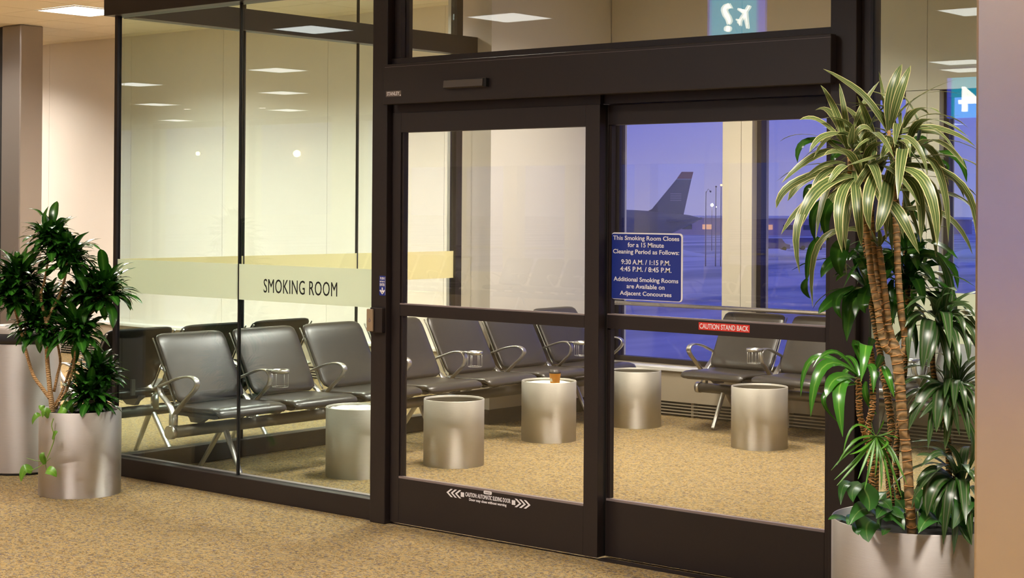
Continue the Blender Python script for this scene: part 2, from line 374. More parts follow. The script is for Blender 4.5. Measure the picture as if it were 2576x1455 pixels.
# ------------------------------------------------------------------ mesh helpers
class MB:
    def __init__(s):
        s.v, s.f, s.sm, s.uv = [], [], [], None
    def face(s, idx, smooth=False):
        s.f.append(idx); s.sm.append(smooth)
    def box(s, a, b, bev=0.0):
        (x0, y0, z0), (x1, y1, z1) = a, b
        x0, x1 = min(x0, x1), max(x0, x1); y0, y1 = min(y0, y1), max(y0, y1); z0, z1 = min(z0, z1), max(z0, z1)
        if bev <= 0:
            o = len(s.v)
            s.v += [(x0, y0, z0), (x1, y0, z0), (x1, y1, z0), (x0, y1, z0), (x0, y0, z1), (x1, y0, z1), (x1, y1, z1), (x0, y1, z1)]
            for q in ((0, 3, 2, 1), (4, 5, 6, 7), (0, 1, 5, 4), (1, 2, 6, 5), (2, 3, 7, 6), (3, 0, 4, 7)):
                s.face([o+i for i in q])
        else:
            bm = bmesh.new()
            bmesh.ops.create_cube(bm, size=1)
            for v in bm.verts:
                v.co = Vector(((x0+x1)/2+v.co.x*(x1-x0), (y0+y1)/2+v.co.y*(y1-y0), (z0+z1)/2+v.co.z*(z1-z0)))
            bmesh.ops.bevel(bm, geom=bm.edges[:], offset=min(bev, 0.45*min(x1-x0, y1-y0, z1-z0)), segments=2, affect='EDGES', profile=0.5)
            s.add(bm)
        return s
    def add(s, bm, smooth=False):
        o = len(s.v)
        bm.verts.index_update()
        s.v += [tuple(v.co) for v in bm.verts]
        for f in bm.faces:
            s.face([o+v.index for v in f.verts], smooth)
        bm.free()
    def loops(s, rings, cap=True, smooth=True, closed=True):
        """rings: list of equally long point lists"""
        o = len(s.v); n = len(rings[0])
        for r in rings:
            s.v += [tuple(p) for p in r]
        for i in range(len(rings)-1):
            for j in range(n if closed else n-1):
                k = (j+1) % n
                s.face([o+i*n+j, o+i*n+k, o+(i+1)*n+k, o+(i+1)*n+j], smooth)
        if cap:
            s.face([o+j for j in reversed(range(n))])
            s.face([o+(len(rings)-1)*n+j for j in range(n)])
        return s
    def tube(s, pts, rad, n=8, cap=True):
        pts = [Vector(p) for p in pts]
        rads = rad if isinstance(rad, (list, tuple)) else [rad]*len(pts)
        rings = []
        nrm = None
        for i, p in enumerate(pts):
            t = (pts[min(i+1, len(pts)-1)]-pts[max(i-1, 0)]).normalized()
            if nrm is None:
                a = Vector((0, 0, 1)) if abs(t.z) < 0.9 else Vector((1, 0, 0))
                nrm = t.cross(a).normalized()
            else:
                nrm = (nrm-t*nrm.dot(t)).normalized()
            bi = t.cross(nrm)
            rings.append([p+(nrm*math.cos(2*PI*k/n)+bi*math.sin(2*PI*k/n))*rads[i] for k in range(n)])
        return s.loops(rings, cap)
    def bar(s, path, width, thick, axis=Vector((1, 0, 0))):
        """flat bar along a path; its width lies along axis"""
        path = [Vector(p) for p in path]
        rings = []
        for i, p in enumerate(path):
            t = (path[min(i+1, len(path)-1)]-path[max(i-1, 0)]).normalized()
            nn = axis.cross(t).normalized()
            th = thick[i] if isinstance(thick, (list, tuple)) else thick
            wd = width[i] if isinstance(width, (list, tuple)) else width
            ring = []
            for a in range(12):
                c, q = math.cos(2*PI*a/12), math.sin(2*PI*a/12)
                ring.append(p+axis*(wd/2*math.copysign(abs(c)**0.55, c))+nn*(th/2*math.copysign(abs(q)**0.55, q)))
            rings.append(ring)
        return s.loops(rings)
    def lathe(s, prof, n=48, c=(0, 0), smooth=True):
        rings = [[(c[0]+r*math.cos(2*PI*k/n), c[1]+r*math.sin(2*PI*k/n), z) for k in range(n)] for r, z in prof]
        return s.loops(rings, cap=False, smooth=smooth)
    def disc(s, c, r, z, n=48, up=True):
        o = len(s.v)
        s.v += [(c[0]+r*math.cos(2*PI*k/n), c[1]+r*math.sin(2*PI*k/n), z) for k in range(n)]
        s.face([o+k for k in (range(n) if up else reversed(range(n)))])
        return s
    def mesh(s, name, mat=None):
        me = bpy.data.meshes.new(name)
        me.from_pydata([tuple(v) for v in s.v], [], s.f)
        me.polygons.foreach_set('use_smooth', s.sm)
        if s.uv:
            l = me.uv_layers.new(name='UVMap')
            for lp in me.loops:
                l.data[lp.index].uv = s.uv[lp.vertex_index]
        if mat: me.materials.append(mat)
        me.update()
        return me
    def build(s, name, mat, parent=None, **kw):
        return put(name, s.mesh(name, mat), parent, **kw)
def put(name, me, parent=None, loc=None, kind=None, label=None):
    o = bpy.data.objects.new(name, me)
    COL.objects.link(o)
    if parent is not None: o.parent = parent
    if loc is not None: o.location = loc
    if kind: o['kind'] = kind
    if label: o['label'] = label
    return o
def tag(o, label, cat, group=None, kind=None):
    o['label'] = label; o['category'] = cat
    if group: o['group'] = group
    if kind: o['kind'] = kind
    return o
def empty(name, loc=(0, 0, 0), rotz=0.0):
    o = bpy.data.objects.new(name, None)
    COL.objects.link(o)
    o.empty_display_size = 0.1
    o.location = loc; o.rotation_euler = (0, 0, rotz)
    return o
def thing(name, label, cat, loc=(0, 0, 0), rotz=0.0, group=None, kind=None):
    return tag(empty(name, loc, rotz), label, cat, group, kind)
def box(name, mat, a, b, parent=None, bev=0.0, **kw):
    return MB().box(a, b, bev).build(name, mat, parent, **kw)
def smooth_path(pts, n=4):
    """Catmull-Rom through the points"""
    pts = [Vector(p) for p in pts]
    out = []
    for i in range(len(pts)-1):
        p0, p1, p2, p3 = pts[max(i-1, 0)], pts[i], pts[i+1], pts[min(i+2, len(pts)-1)]
        for k in range(n):
            t = k/n
            out.append(0.5*((2*p1)+(p2-p0)*t+(2*p0-5*p1+4*p2-p3)*t*t+(3*p1-p0-3*p2+p3)*t**3))
    out.append(pts[-1])
    return out
def text(name, body, mat, w, h, centre, parent=None, face='-y', bold=0.0, space=1.0, thick=0.0006):
    """lettering as thin solid letters fitted into w by h, standing on the plane that looks along face"""
    cu = bpy.data.curves.new('lettering', 'FONT')
    cu.body = body
    cu.align_x = 'CENTER'; cu.align_y = 'CENTER'
    cu.offset = bold
    cu.space_character = space
    cu.extrude = 0.01
    cu.resolution_u = 3
    tmp = bpy.data.objects.new('lettering', cu)
    COL.objects.link(tmp)
    dg = bpy.context.evaluated_depsgraph_get()
    me = bpy.data.meshes.new_from_object(tmp.evaluated_get(dg))
    bpy.data.objects.remove(tmp)
    xs = [v.co.x for v in me.vertices]; ys = [v.co.y for v in me.vertices]
    cx, cy = (min(xs)+max(xs))/2, (min(ys)+max(ys))/2
    sx = w/(max(xs)-min(xs))
    sy = h/(max(ys)-min(ys)) if h else sx
    for v in me.vertices:
        x, y, z = (v.co.x-cx)*sx, (v.co.y-cy)*sy, v.co.z/0.01*thick
        v.co = (x, -z, y) if face == '-y' else (-x, z, y)
    me.materials.clear(); me.materials.append(mat)
    me.name = name
    return put(name, me, parent, centre)
def flat(name, mat, pts, y, parent=None, thick=0.0008, loc=(0, 0, 0)):
    """a flat shape in the XZ plane (pts counter-clockwise seen from -y) with a little thickness"""
    mb = MB(); n = len(pts)
    mb.v += [(x, y-thick, z) for x, z in pts]+[(x, y, z) for x, z in pts]
    mb.face(list(range(n))); mb.face(list(reversed(range(n, 2*n))))
    for i in range(n):
        j = (i+1) % n
        mb.face([i, n+i, n+j, j])
    return mb.build(name, mat, parent, loc=loc)
def rrect(x0, x1, z0, z1, r, n=4):
    out = []
    for cx, cz, a0 in ((x1-r, z0+r, -PI/2), (x1-r, z1-r, 0), (x0+r, z1-r, PI/2), (x0+r, z0+r, PI)):
        for k in range(n+1):
            a = a0+PI/2*k/n
            out.append((cx+r*math.cos(a), cz+r*math.sin(a)))
    return out

# ================================================================== STRUCTURE
def struct(name, label=None, loc=(0, 0, 0)):
    o = empty(name, loc)
    o['kind'] = 'structure'
    if label: o['label'] = label
    return o
X0, X1, Y0, Y1 = -28.0, 16.0, -18.2, 4.72
fl = box('floor', M['carpet'], (X0, Y0, -0.12), (X1, Y1+0.1, 0.0))
fl['kind'] = 'structure'; fl['label'] = 'mottled beige and brown carpet of the concourse and smoking room'
ap = box('ground', M['apron'], (-900, -900, -5.3), (900, 900, -5.0))
ap['kind'] = 'structure'; ap['label'] = 'snow streaked airport apron outside the windows at dusk'

# ceiling: a backing slab and the tiles that can be told apart, hung below it
ceil = struct('ceiling', 'beige lay-in tile ceiling of the concourse')
box('ceiling_slab', M['grid'], (X0, Y0, CEIL+0.012), (X1, Y1+0.1, CEIL+0.1), ceil)
TX, TY, G = -4.84, 2.71, 0.61
tile_me = MB().box((0.004, 0.004, 0), (G-0.004, G-0.004, 0.014)).mesh('ceiling_tile', M['ceiling'])
n_t = 0
for i in range(-9, 8):
    for j in range(-3, 4):
        x, y = TX+i*G, TY+j*G
        if y+G > Y1: continue
        if abs(x+G/2+4.535) < 0.1 and abs(y+G/2-3.015) < 0.1: continue
        put('ceiling_tile', tile_me, ceil, (x, y, CEIL)); n_t += 1
ys = TY-3*G
box('ceiling_field', M['ceiling'], (X0, Y0, CEIL), (X1, ys-0.004, CEIL+0.012), ceil)
box('ceiling_field', M['ceiling'], (TX+8*G+0.004, ys, CEIL), (X1, Y1, CEIL+0.012), ceil)
box('ceiling_field', M['ceiling'], (X0, ys, CEIL), (TX-9*G-0.004, Y1, CEIL+0.012), ceil)
yl = TY+3*G+0.004
box('ceiling_field', M['ceiling'], (TX-9*G, yl+G*0+0.0, CEIL), (TX+8*G, Y1, CEIL+0.012), ceil)

# back wall with its panels, pilasters and windows
wb = struct('wall_back', 'cream panelled wall at the back, with windows onto the apron')
SEAM = [-16.38, -14.905, -13.43, -11.955, -10.48, -9.01, -7.535, -6.07, -4.596, -3.10, -1.62, -0.245]
def panel(x0, x1, z0, z1, mat='wall', y=4.72, th=0.10):
    box('panel', M[mat], (x0+0.002, y, z0+0.002), (x1-0.002, y+th, z1-0.002), wb)
box('backing', M['black'], (X0, 4.76, -0.1), (0.2, 4.86, CEIL+0.1), wb)
for a, b in zip(SEAM[:-1], SEAM[1:]):
    panel(a, b, 0.0, CEIL+0.01)
panel(X0, SEAM[0], 0.0, CEIL+0.01)
PIL = [(1.262, 1.53), (2.79, 3.05), (4.29, 4.56), (5.79, 6.06), (7.29, 7.56), (8.79, 9.06)]
WH, WS = 2.40, 0.38
for k, (a, b) in enumerate(PIL):
    s = a+(b-a)*0.63
    panel(a, s, WS, WH+0.05, 'pilaster', th=0.24); panel(s, b, WS, WH+0.05, 'pilaster', th=0.24)
    s2 = (a+b)/2+0.01
box('backing', M['black'], (0.2, 4.78, WH+0.05), (9.06, 4.96, CEIL+0.1), wb)
edges = [0.2]+[a+(b-a)*0.63 for a, b in PIL]
for a, b in zip(edges[:-1], edges[1:]):
    panel(a, b, WH+0.05, CEIL+0.01, 'pilaster', th=0.06)
box('backing', M['wall'], (9.06, 4.72, -0.1), (X1, 4.96, CEIL+0.1), wb)
box('lower_wall', M['heater'], (0.2, 4.74, -0.1), (9.06, 4.96, WS), wb)
WIN = [(0.2, 1.262)]+[(PIL[k][1], PIL[k+1][0]) for k in range(len(PIL)-1)]
for k, (a, b) in enumerate(WIN):
    w = struct('window_%d' % (k+1), 'tall dark framed window onto the apron, bay %d from the pier' % (k+1))
    t, ya, yb = 0.038, 4.785, 4.86
    box('frame_bar', M['bronze'], (a, ya, WS), (a+t, yb, WH+0.05), w)
    box('frame_bar', M['bronze'], (b-t*0.6, ya, WS), (b, yb, WH+0.05), w)
    box('frame_bar', M['bronze'], (a+t, ya, WH), (b-t*0.6, yb, WH+0.05), w)
    box('frame_bar', M['bronze'], (a+t, ya, WS), (b-t*0.6, yb, WS+0.04), w)
    box('pane', M['glass_window'], (a+t, 4.82, WS+0.04), (b-t*0.6, 4.83, WH), w)
# pier between the side glass and the windows
wp = struct('wall_pier', 'white plastered pier at the corner behind the seats')
box('pier_body', M['pier'], (-0.245, 3.25, 0), (0.19, 4.95, CEIL+0.05), wp)
box('shade_band', M['bronze'], (-0.25, 3.244, 0), (0.196, 4.60, 0.11), wp)  # dark band added low on the pier for shadow under the seats
sp_ = tag(MB().lathe([(0.0, -0.05), (0.045, -0.045), (0.06, -0.01), (0.06, 0.0)], 20).build('wall_speaker', M['black'], None), 'small dark round wall speaker high on the grey side of the pier', 'speaker')
sp_.rotation_euler = (PI/2, 0, 0); sp_.location = (0.095, 3.25, 2.12); sp_.scale = (0.6, 0.9, 0.5)

# heater cabinets along the back wall
def heater(x0, x1, label):
    h = thing('baseboard_heater', label, 'heater', (x0, 4.74, 0))
    L = x1-x0
    box('top', M['heater_top'], (0, -0.16, 0.350), (L, -0.0, 0.377), h, 0.004)
    box('cabinet_panel', M['heater'], (0, -0.14, 0.115), (L, -0.01, 0.350), h)
    box('recess', M['black'], (0, -0.06, 0.0), (L, -0.01, 0.115), h)
    x = 0.0
    bar = MB().box((0, -0.135, -0.004), (L, -0.125, 0.004)).mesh('grille_bar', M['grille'])
    for k in range(4):
        put('grille_bar', bar, h, (0, 0, 0.022+k*0.024))
    post = MB().box((-0.012, -0.124, 0.0), (0.012, -0.062, 0.115)).mesh('grille_post', M['grille'])
    while x < L:
        put('grille_post', post, h, (min(x+0.02, L-0.02), 0, 0)); x += 0.42
    return h
heater(0.21, 9.0, 'long tan baseboard heater with grille under the apron windows')
heater(-9.0, -0.26, 'long tan baseboard heater with grille along the cream concourse wall')

# end walls and the wall across the concourse (seen mirrored in the glass)
for nm, a, b in (('wall_left', (X0-0.2, Y0, -0.1), (X0, Y1, CEIL+0.1)), ('wall_right', (X1, Y0, -0.1), (X1+0.2, Y1, CEIL+0.1))):
    o = box(nm, M['wall'], a, b); o['kind'] = 'structure'; o['label'] = 'plain cream end wall of the concourse'
wo_ = struct('wall_opposite', 'window wall across the concourse, seen mirrored in the glass')
yo = Y0
box('head_panel', M['wall'], (X0, yo-0.25, WH), (X1, yo, CEIL+0.05), wo_)
box('lower_wall', M['wall'], (X0, yo-0.25, -0.1), (X1, yo, 0.36), wo_)
box('solid_panel', M['wall'], (X0, yo-0.25, 0.36), (-15.45, yo, WH), wo_)
x = -15.45
k = 0
pil_me = MB().box((0, yo-0.25, 0.36), (0.34, yo, WH)).mesh('pilaster', M['pilaster'])
pane_me = MB().box((0.34, yo-0.12, 0.36), (1.5, yo-0.11, WH)).mesh('pane', M['glass_window'])
while x < X1-1.2:
    put('pilaster', pil_me, wo_, (x, 0, 0))
    put('pane', pane_me, wo_, (x, 0, 0)); x += 1.5
ra = MB().tube([(-16, yo+0.1, 0.84), (15.5, yo+0.1, 0.84)], 0.02).build('handrail', M['alu'])
tag(ra, 'long steel handrail along the windows across the concourse', 'handrail')

# ------------------------------------------------------------------ glass partition, front
wf = struct('wall_front', 'bronze framed glass front of the smoking room')
GY0, GY1 = 0.044, 0.056
box('base_curb', M['bronze'], (-0.05, 0.0, 0), (2.225, 0.10, 0.108), wf, 0.004)
box('curb_ledge', M['bronze_lit'], (-0.02, 0.062, 0.108), (2.225, 0.098, 0.112), wf)
for a, b, nm in ((0.012, 1.106, 'pane'), (1.116, 2.222, 'pane')):
    box(nm, M['glass_green'], (a, GY0, 0.108), (b, GY1, 2.742), wf)
box('joint_seal', M['black'], (1.106, GY0-0.003, 0.108), (1.116, GY1+0.003, 2.742), wf)
box('corner_seal', M['bronze'], (-0.014, GY0-0.016, 0.108), (0.012, GY1+0.004, 2.742), wf)
box('head_beam', M['bronze'], (-0.06, -0.02, 2.742), (2.225, 0.12, 2.88), wf, 0.003)
for a, b in ((0.0, 1.106), (1.116, 2.222)):
    box('transom_pane', M['glass_green'], (a, GY0, 2.88), (b, GY1, CEIL), wf)
# posts
box('post', M['bronze'], (2.222, -0.03, 0), (2.328, 0.13, CEIL), wf, 0.004)
box('post', M['bronze'], (4.852, -0.02, 0), (4.972, 0.13, CEIL), wf, 0.004)
box('post_stop', M['bronze'], (4.974, 0.02, 0), (5.012, 0.11, CEIL), wf)
# transom over the door
box('transom_sill', M['bronze'], (2.328, 0.0, 2.335), (4.852, 0.13, 2.362), wf)
box('transom_ledge', M['bronze_lit'], (2.37, 0.06, 2.362), (4.84, 0.125, 2.366), wf)
box('transom_stop', M['bronze'], (2.338, 0.012, 2.366), (2.378, 0.10, CEIL), wf)
box('transom_pane', M['glass_clear'], (2.378, GY0, 2.366), (4.852, GY1, CEIL), wf)
box('soffit_track', M['bronze'], (2.328, 0.03, 2.087), (4.852, 0.13, 2.335), wf)
screw = MB().lathe([(0.0, -0.003), (0.005, -0.002), (0.006, 0.0)], 10).mesh('screw', M['alu'])
for xx in (3.93, 4.32, 4.735):
    s = put('screw', screw, wf, (xx, 0.03, 2.112)); s.rotation_euler = (PI/2, 0, 0)
# right of the door
box('base_curb', M['bronze'], (5.012, 0.0, 0), (9.5, 0.10, 0.108), wf, 0.004)
for a, b in ((5.012, 6.10), (6.11, 7.2), (7.21, 8.3), (8.31, 9.4)):
    box('pane', M['glass_green'], (a, GY0, 0.108), (b, GY1, CEIL), wf)
for a in (6.10, 7.20, 8.30):
    box('joint_seal', M['black'], (a, GY0-0.003, 0.108), (a+0.01, GY1+0.003, CEIL), wf)
# frosted film bands
box('frosted_band', M['film'], (0.012, GY0-0.0026, 1.087), (2.222, GY0-0.0006, 1.285), wf, label='pale green frosted band across the front glass')
box('frosted_band', M['film'], (5.012, GY0-0.0026, 1.087), (6.10, GY0-0.0006, 1.285), wf)

# ------------------------------------------------------------------ glass partition, side
wsd = struct('wall_side', 'bronze framed glass side of the smoking room')
GX0, GX1 = -0.006, 0.006
box('base_curb', M['bronze'], (-0.05, 0.10, 0), (0.05, 3.11, 0.108), wsd, 0.004)
ends = [0.07, 1.03, 2.055, 3.045]
for a, b in zip(ends[:-1], ends[1:]):
    box('pane', M['glass_green'], (GX0, a+0.005, 0.108), (GX1, b-0.005, 2.738), wsd)
    box('transom_pane', M['glass_green'], (GX0, a+0.005, 2.875), (GX1, b-0.005, CEIL), wsd)
for b in ends[1:3]:
    box('joint_seal', M['black'], (GX0-0.004, b-0.005, 0.108), (GX1+0.004, b+0.005, 2.738), wsd)
    box('joint_seal', M['black'], (GX0-0.004, b-0.005, 2.875), (GX1+0.004, b+0.005, CEIL), wsd)
box('head_beam', M['bronze'], (-0.055, 0.12, 2.738), (0.055, 3.25, 2.875), wsd, 0.003)
box('end_post', M['bronze'], (-0.03, 3.045, 0), (0.03, 3.11, 2.738), wsd)
box('end_post', M['bronze'], (-0.03, 3.045, 2.875), (0.03, 3.11, CEIL), wsd)
box('pane', M['glass_clear'], (GX0, 3.11, 0.0), (GX1, 3.25, 2.738), wsd)
box('frosted_band', M['film_cream'], (GX1+0.0006, 0.075, 1.087), (GX1+0.0026, 3.045, 1.285), wsd, label='cream frosted band across the side glass')

# ------------------------------------------------------------------ sliding doors
def leaf(name, label, x0, x1, y0, y1, stl, str_, zt, zm0, zm1, zb, glass):
    d = struct(name, label)
    top = 2.085
    box('stile', M['bronze'], (x0, y0, 0.012), (x0+stl, y1, top), d, 0.002)
    box('stile', M['bronze'], (x1-str_, y0, 0.012), (x1, y1, top), d, 0.002)
    box('top_rail', M['bronze'], (x0+stl, y0, zt), (x1-str_, y1, top), d, 0.002)
    box('mid_rail', M['bronze'], (x0+stl, y0, zm0), (x1-str_, y1, zm1-0.006), d, 0.002)
    box('bottom_rail', M['bronze'], (x0+stl, y0, 0.012), (x1-str_, y1, zb-0.006), d, 0.002)
    gx0, gx1 = x0+stl, x1-str_
    ym = (y0+y1)/2
    # glazing ledges coloured pale as if catching the ceiling light
    box('glazing_ledge', M['bronze_lit'], (gx0, y0, zb-0.006), (gx1, ym-0.004, zb+0.004), d)
    box('glazing_ledge', M['bronze_lit'], (gx0, y0, zm1-0.006), (gx1, ym-0.004, zm1), d)
    box('glazing_stop', M['bronze'], (gx0, y0+0.008, zb+0.004), (gx0+0.014, y1-0.008, zm0), d)
    box('glazing_stop', M['bronze'], (gx0, y0+0.008, zm1), (gx0+0.014, y1-0.008, zt), d)
    for a, b in ((zb-0.004, zm0+0.004), (zm1-0.004, zt+0.004)):
        box('pane', glass, (gx0-0.004, ym-0.003, a), (gx1+0.004, ym+0.003, b), d)
    return d
d1 = leaf('door_1', 'left sliding door leaf in dark bronze, with clear glass above and below', 2.337, 3.655, 0.0, 0.045, 0.060, 0.082, 1.985, 1.058, 1.122, 0.245, M['glass_clear'])
d2 = leaf('door_2', 'right door leaf in dark bronze, set behind the left leaf, bearing the blue notice', 3.640, 4.850, 0.065, 0.110, 0.016, 0.062, 1.992, 1.056, 1.125, 0.272, M['glass_clear'])
box('gap_seal', M['black'], (3.641, 0.045, 0.012), (3.653, 0.0645, 2.085), d1)  # black strip added to stop light showing between the leaves
box('carrier_rail', M['bronze'], (2.337, 0.004, 2.085), (3.655, 0.028, 2.128), d1)
lk = MB().lathe([(0.0, -0.010), (0.012, -0.010), (0.014, 0.0)], 20).build('lock_cylinder', M['bronze'], d1, loc=(2.372, 0.0, 1.135)); lk.rotation_euler = (PI/2, 0, 0)
box('floor_track', M['black'], (3.60, 0.115, 0.0), (4.85, 0.14, 0.012), d2)
box('floor_track', M['bronze'], (3.66, 0.0, 0.0), (4.85, 0.04, 0.008), d2)
led = MB().lathe([(0.0, -0.002), (0.004, -0.001), (0.0045, 0.0)], 10).build('indicator', M['led'], d2, loc=(4.66, 0.065, 0.155)); led.rotation_euler = (PI/2, 0, 0)

# header box of the automatic door
hd = thing('door_operator', 'long dark bronze operator box above the sliding doors', 'door operator', (2.343, -0.075, 2.124))
box('cover', M['bronze'], (0, 0, 0), (2.543, 0.044, 0.202), hd, 0.003)
box('seam', M['bronze_lit'], (0.01, -0.0006, 0.187), (2.543, 0.0, 0.188), hd)
sn = MB()
sn.loops([[(0.436, 0, 0.062), (0.436, 0, 0.106), (0.436, -0.026, 0.100), (0.436, -0.030, 0.066)], [(0.688, 0, 0.062), (0.688, 0, 0.106), (0.688, -0.026, 0.100), (0.688, -0.030, 0.066)]], smooth=False)
sn.build('motion_sensor', M['sensor'], hd, label='grey brown motion sensor')
box('sensor_end', M['black'], (0.688, -0.022, 0.062), (0.706, 0, 0.102), hd)
npl = flat('nameplate', M['label_grey'], [(0.020, 0.038), (0.126, 0.038), (0.126, 0.067), (0.020, 0.067)], 0.0, hd, 0.001)
npl['label'] = 'small grey maker plate'
text('lettering', 'STANLEY', M['white'], 0.088, 0.019, (0.071, -0.0012, 0.053), npl, bold=0.03)
flat('print_mark', M['white'], [(0.117, 0.040), (0.124, 0.040), (0.124, 0.047), (0.117, 0.047)], -0.001, npl, 0.0004)
# ------------------------------------------------------------------ signs and stickers
ns = thing('notice_sign', 'blue notice with white lettering on the right door glass', 'sign', (3.864, 0.083, 1.345))
W2, H2 = 0.197, 0.153
flat('sign_edge', M['white'], rrect(-W2, W2, -H2, H2, 0.016), 0.0, ns, 0.003)
flat('sign_face', M['blue_sign'], rrect(-W2-0.001, W2-0.008, -H2+0.003, H2-0.006, 0.013), -0.003, ns, 0.0008)
rows = [('This Smoking Room Closes', 0.128, 0.366), ('for a 15 Minute', 0.098, 0.200), ('Cleaning Period as Follows:', 0.066, 0.366), ('9:30 A.M. / 1:15 P.M.', 0.0195, 0.272), ('4:45 P.M. / 8:45 P.M.', -0.0125, 0.284), ('Additional Smoking Rooms', -0.0605, 0.358), ('are Available on', -0.0905, 0.210), ('Adjacent Concourses', -0.1235, 0.286)]
hts = {0: 0.0265, 1: 0.0215, 2: 0.0265, 3: 0.0225, 4: 0.0225, 5: 0.0265, 6: 0.0205, 7: 0.0255}
for i, (s, z, w) in enumerate(rows):
    text('lettering', s, M['white'], w, hts[i], (-0.004, -0.0042, z-(0.002 if i in (0, 2, 5, 7) else 0)), ns, bold=0.012)
cs = thing('caution_sticker', 'red sticker with white capitals on the right door rail', 'sticker', (4.290, 0.0645, 1.0935))
flat('sticker_face', M['red'], [(-0.131, -0.0165), (0.131, -0.0165), (0.131, 0.0165), (-0.131, 0.0165)], 0.0, cs, 0.0006)
text('lettering', 'CAUTION STAND BACK', M['white'], 0.252, 0.023, (0, -0.0008, 0), cs, bold=0.012)
sr = thing('smoking_room_lettering', 'black capitals reading SMOKING ROOM on the frosted front band', 'lettering', (1.611, GY0-0.0028, 1.171))
text('lettering', 'SMOKING ROOM', M['text_black'], 0.578, 0.076, (0, 0, 0), sr, bold=0.0, space=1.06)
dc = thing('door_decal', 'white chevron decal warning of the automatic sliding door', 'decal', (2.993, -0.0004, 0.205))
text('lettering', 'CAUTION: AUTOMATIC SLIDING DOOR', M['white'], 0.288, 0.021, (0, 0, 0.0045), dc, bold=0.018)
text('lettering', 'Door may close without warning', M['white'], 0.238, 0.017, (0, 0, -0.020), dc, bold=0.022)
flat('print_plate', M['white'], rrect(-0.026, 0.026, 0.020, 0.036, 0.006), 0, dc, 0.0004)
text('lettering', 'STANLEY', M['label_grey'], 0.036, 0.006, (0, -0.0006, 0.028), dc)
for sgn in (-1, 1):
    for k in range(3):
        x = sgn*(0.170+k*0.028)
        pts = [(x, 0.020), (x+sgn*0.028, 0.0), (x, -0.020), (x+sgn*0.014, -0.020), (x+sgn*0.042, 0.0), (x+sgn*0.014, 0.020)]
        pts = [pts[i] for i in (0, 1, 2, 3, 4, 5)]
        if sgn < 0: pts = list(reversed(pts))
        pts = list(reversed(pts)) if sgn > 0 else list(reversed(pts))
        mbx = MB(); nn = 6
        mbx.v += [(p[0], -0.0006, p[1]) for p in pts]
        mbx.f += [[0, 1, 4, 5], [1, 2, 3, 4]]; mbx.sm += [False]*2
        mbx.build('chevron', M['white'], dc)
    flat('arrow_dot', M['white'], [(sgn*0.163+a*0.011, b*0.011) for a, b in ((-1, -1), (1, -1), (1, 1), (-1, 1))], 0, dc, 0.0005)
ps = thing('push_sticker', 'narrow blue sticker with white arrow on the left door post', 'sticker', (2.304, -0.0304, 1.208))
flat('sticker_face', M['blue_sign'], rrect(-0.022, 0.022, -0.050, 0.050, 0.005), 0, ps, 0.0006)
flat('sticker_edge', M['white'], [(0.0195, -0.046), (0.0205, -0.046), (0.0205, 0.046), (0.0195, 0.046)], -0.0006, ps, 0.0003)
text('lettering', 'PUSH', M['white'], 0.030, 0.013, (-0.001, -0.0009, 0.037), ps, bold=0.02)
text('lettering', 'BUTTON TO', M['white'], 0.034, 0.008, (-0.001, -0.0009, 0.0205), ps, bold=0.015)
text('lettering', 'ENTER', M['white'], 0.034, 0.014, (-0.001, -0.0009, 0.005), ps, bold=0.02)
flat('arrow_shaft', M['white'], [(-0.005, -0.036), (0.003, -0.036), (0.003, -0.009), (-0.005, -0.009)], -0.0006, ps, 0.0004)
for s in (-1, 1):
    q = [(-0.001, -0.045), (-0.001+s*0.019, -0.026), (-0.001+s*0.016, -0.021), (-0.001+s*0.011, -0.021), (-0.001, -0.033)]
    flat('arrow_head', M['white'], q if s > 0 else list(reversed(q)), -0.0006, ps, 0.0004)
pb = thing('push_plate', 'tan push plate on a dark box on the left door post', 'push plate', (2.252, -0.055, 1.032))
box('plate', M['tan_plate'], (-0.026, -0.012, -0.057), (0.018, 0.0, 0.057), pb, 0.004, label='tan plate with wheelchair mark')
box('housing', M['bronze'], (-0.012, 0.0, -0.062), (0.074, 0.025, 0.064), pb, 0.003)
MB().tube([(-0.006, -0.0125, 0.012), (-0.004, -0.0125, 0.004), (0.002, -0.0125, 0.004), (0.004, -0.0125, -0.004)], 0.0008, 4).build('wheelchair_mark', M['blue_sign'], pb)
MB().tube([(-0.004+0.006*math.cos(a*PI/5), -0.0125, -0.003+0.006*math.sin(a*PI/5)) for a in range(3, 11)], 0.0008, 4).build('wheelchair_mark', M['blue_sign'], pb)

# ------------------------------------------------------------------ rail along the back windows
hr = thing('window_handrail', 'steel handrail fixed to the white pier, in front of the apron windows', 'handrail', (0.19, 4.50, 0.864))
MB().tube([(0.02, 0, 0), (6.2, 0, 0)], 0.017, 14).build('rail', M['rail'], hr)
fg = MB().lathe([(0.0, 0.014), (0.044, 0.012), (0.050, 0.0)], 28).build('wall_flange', M['rail'], hr); fg.rotation_euler = (0, PI/2, 0)

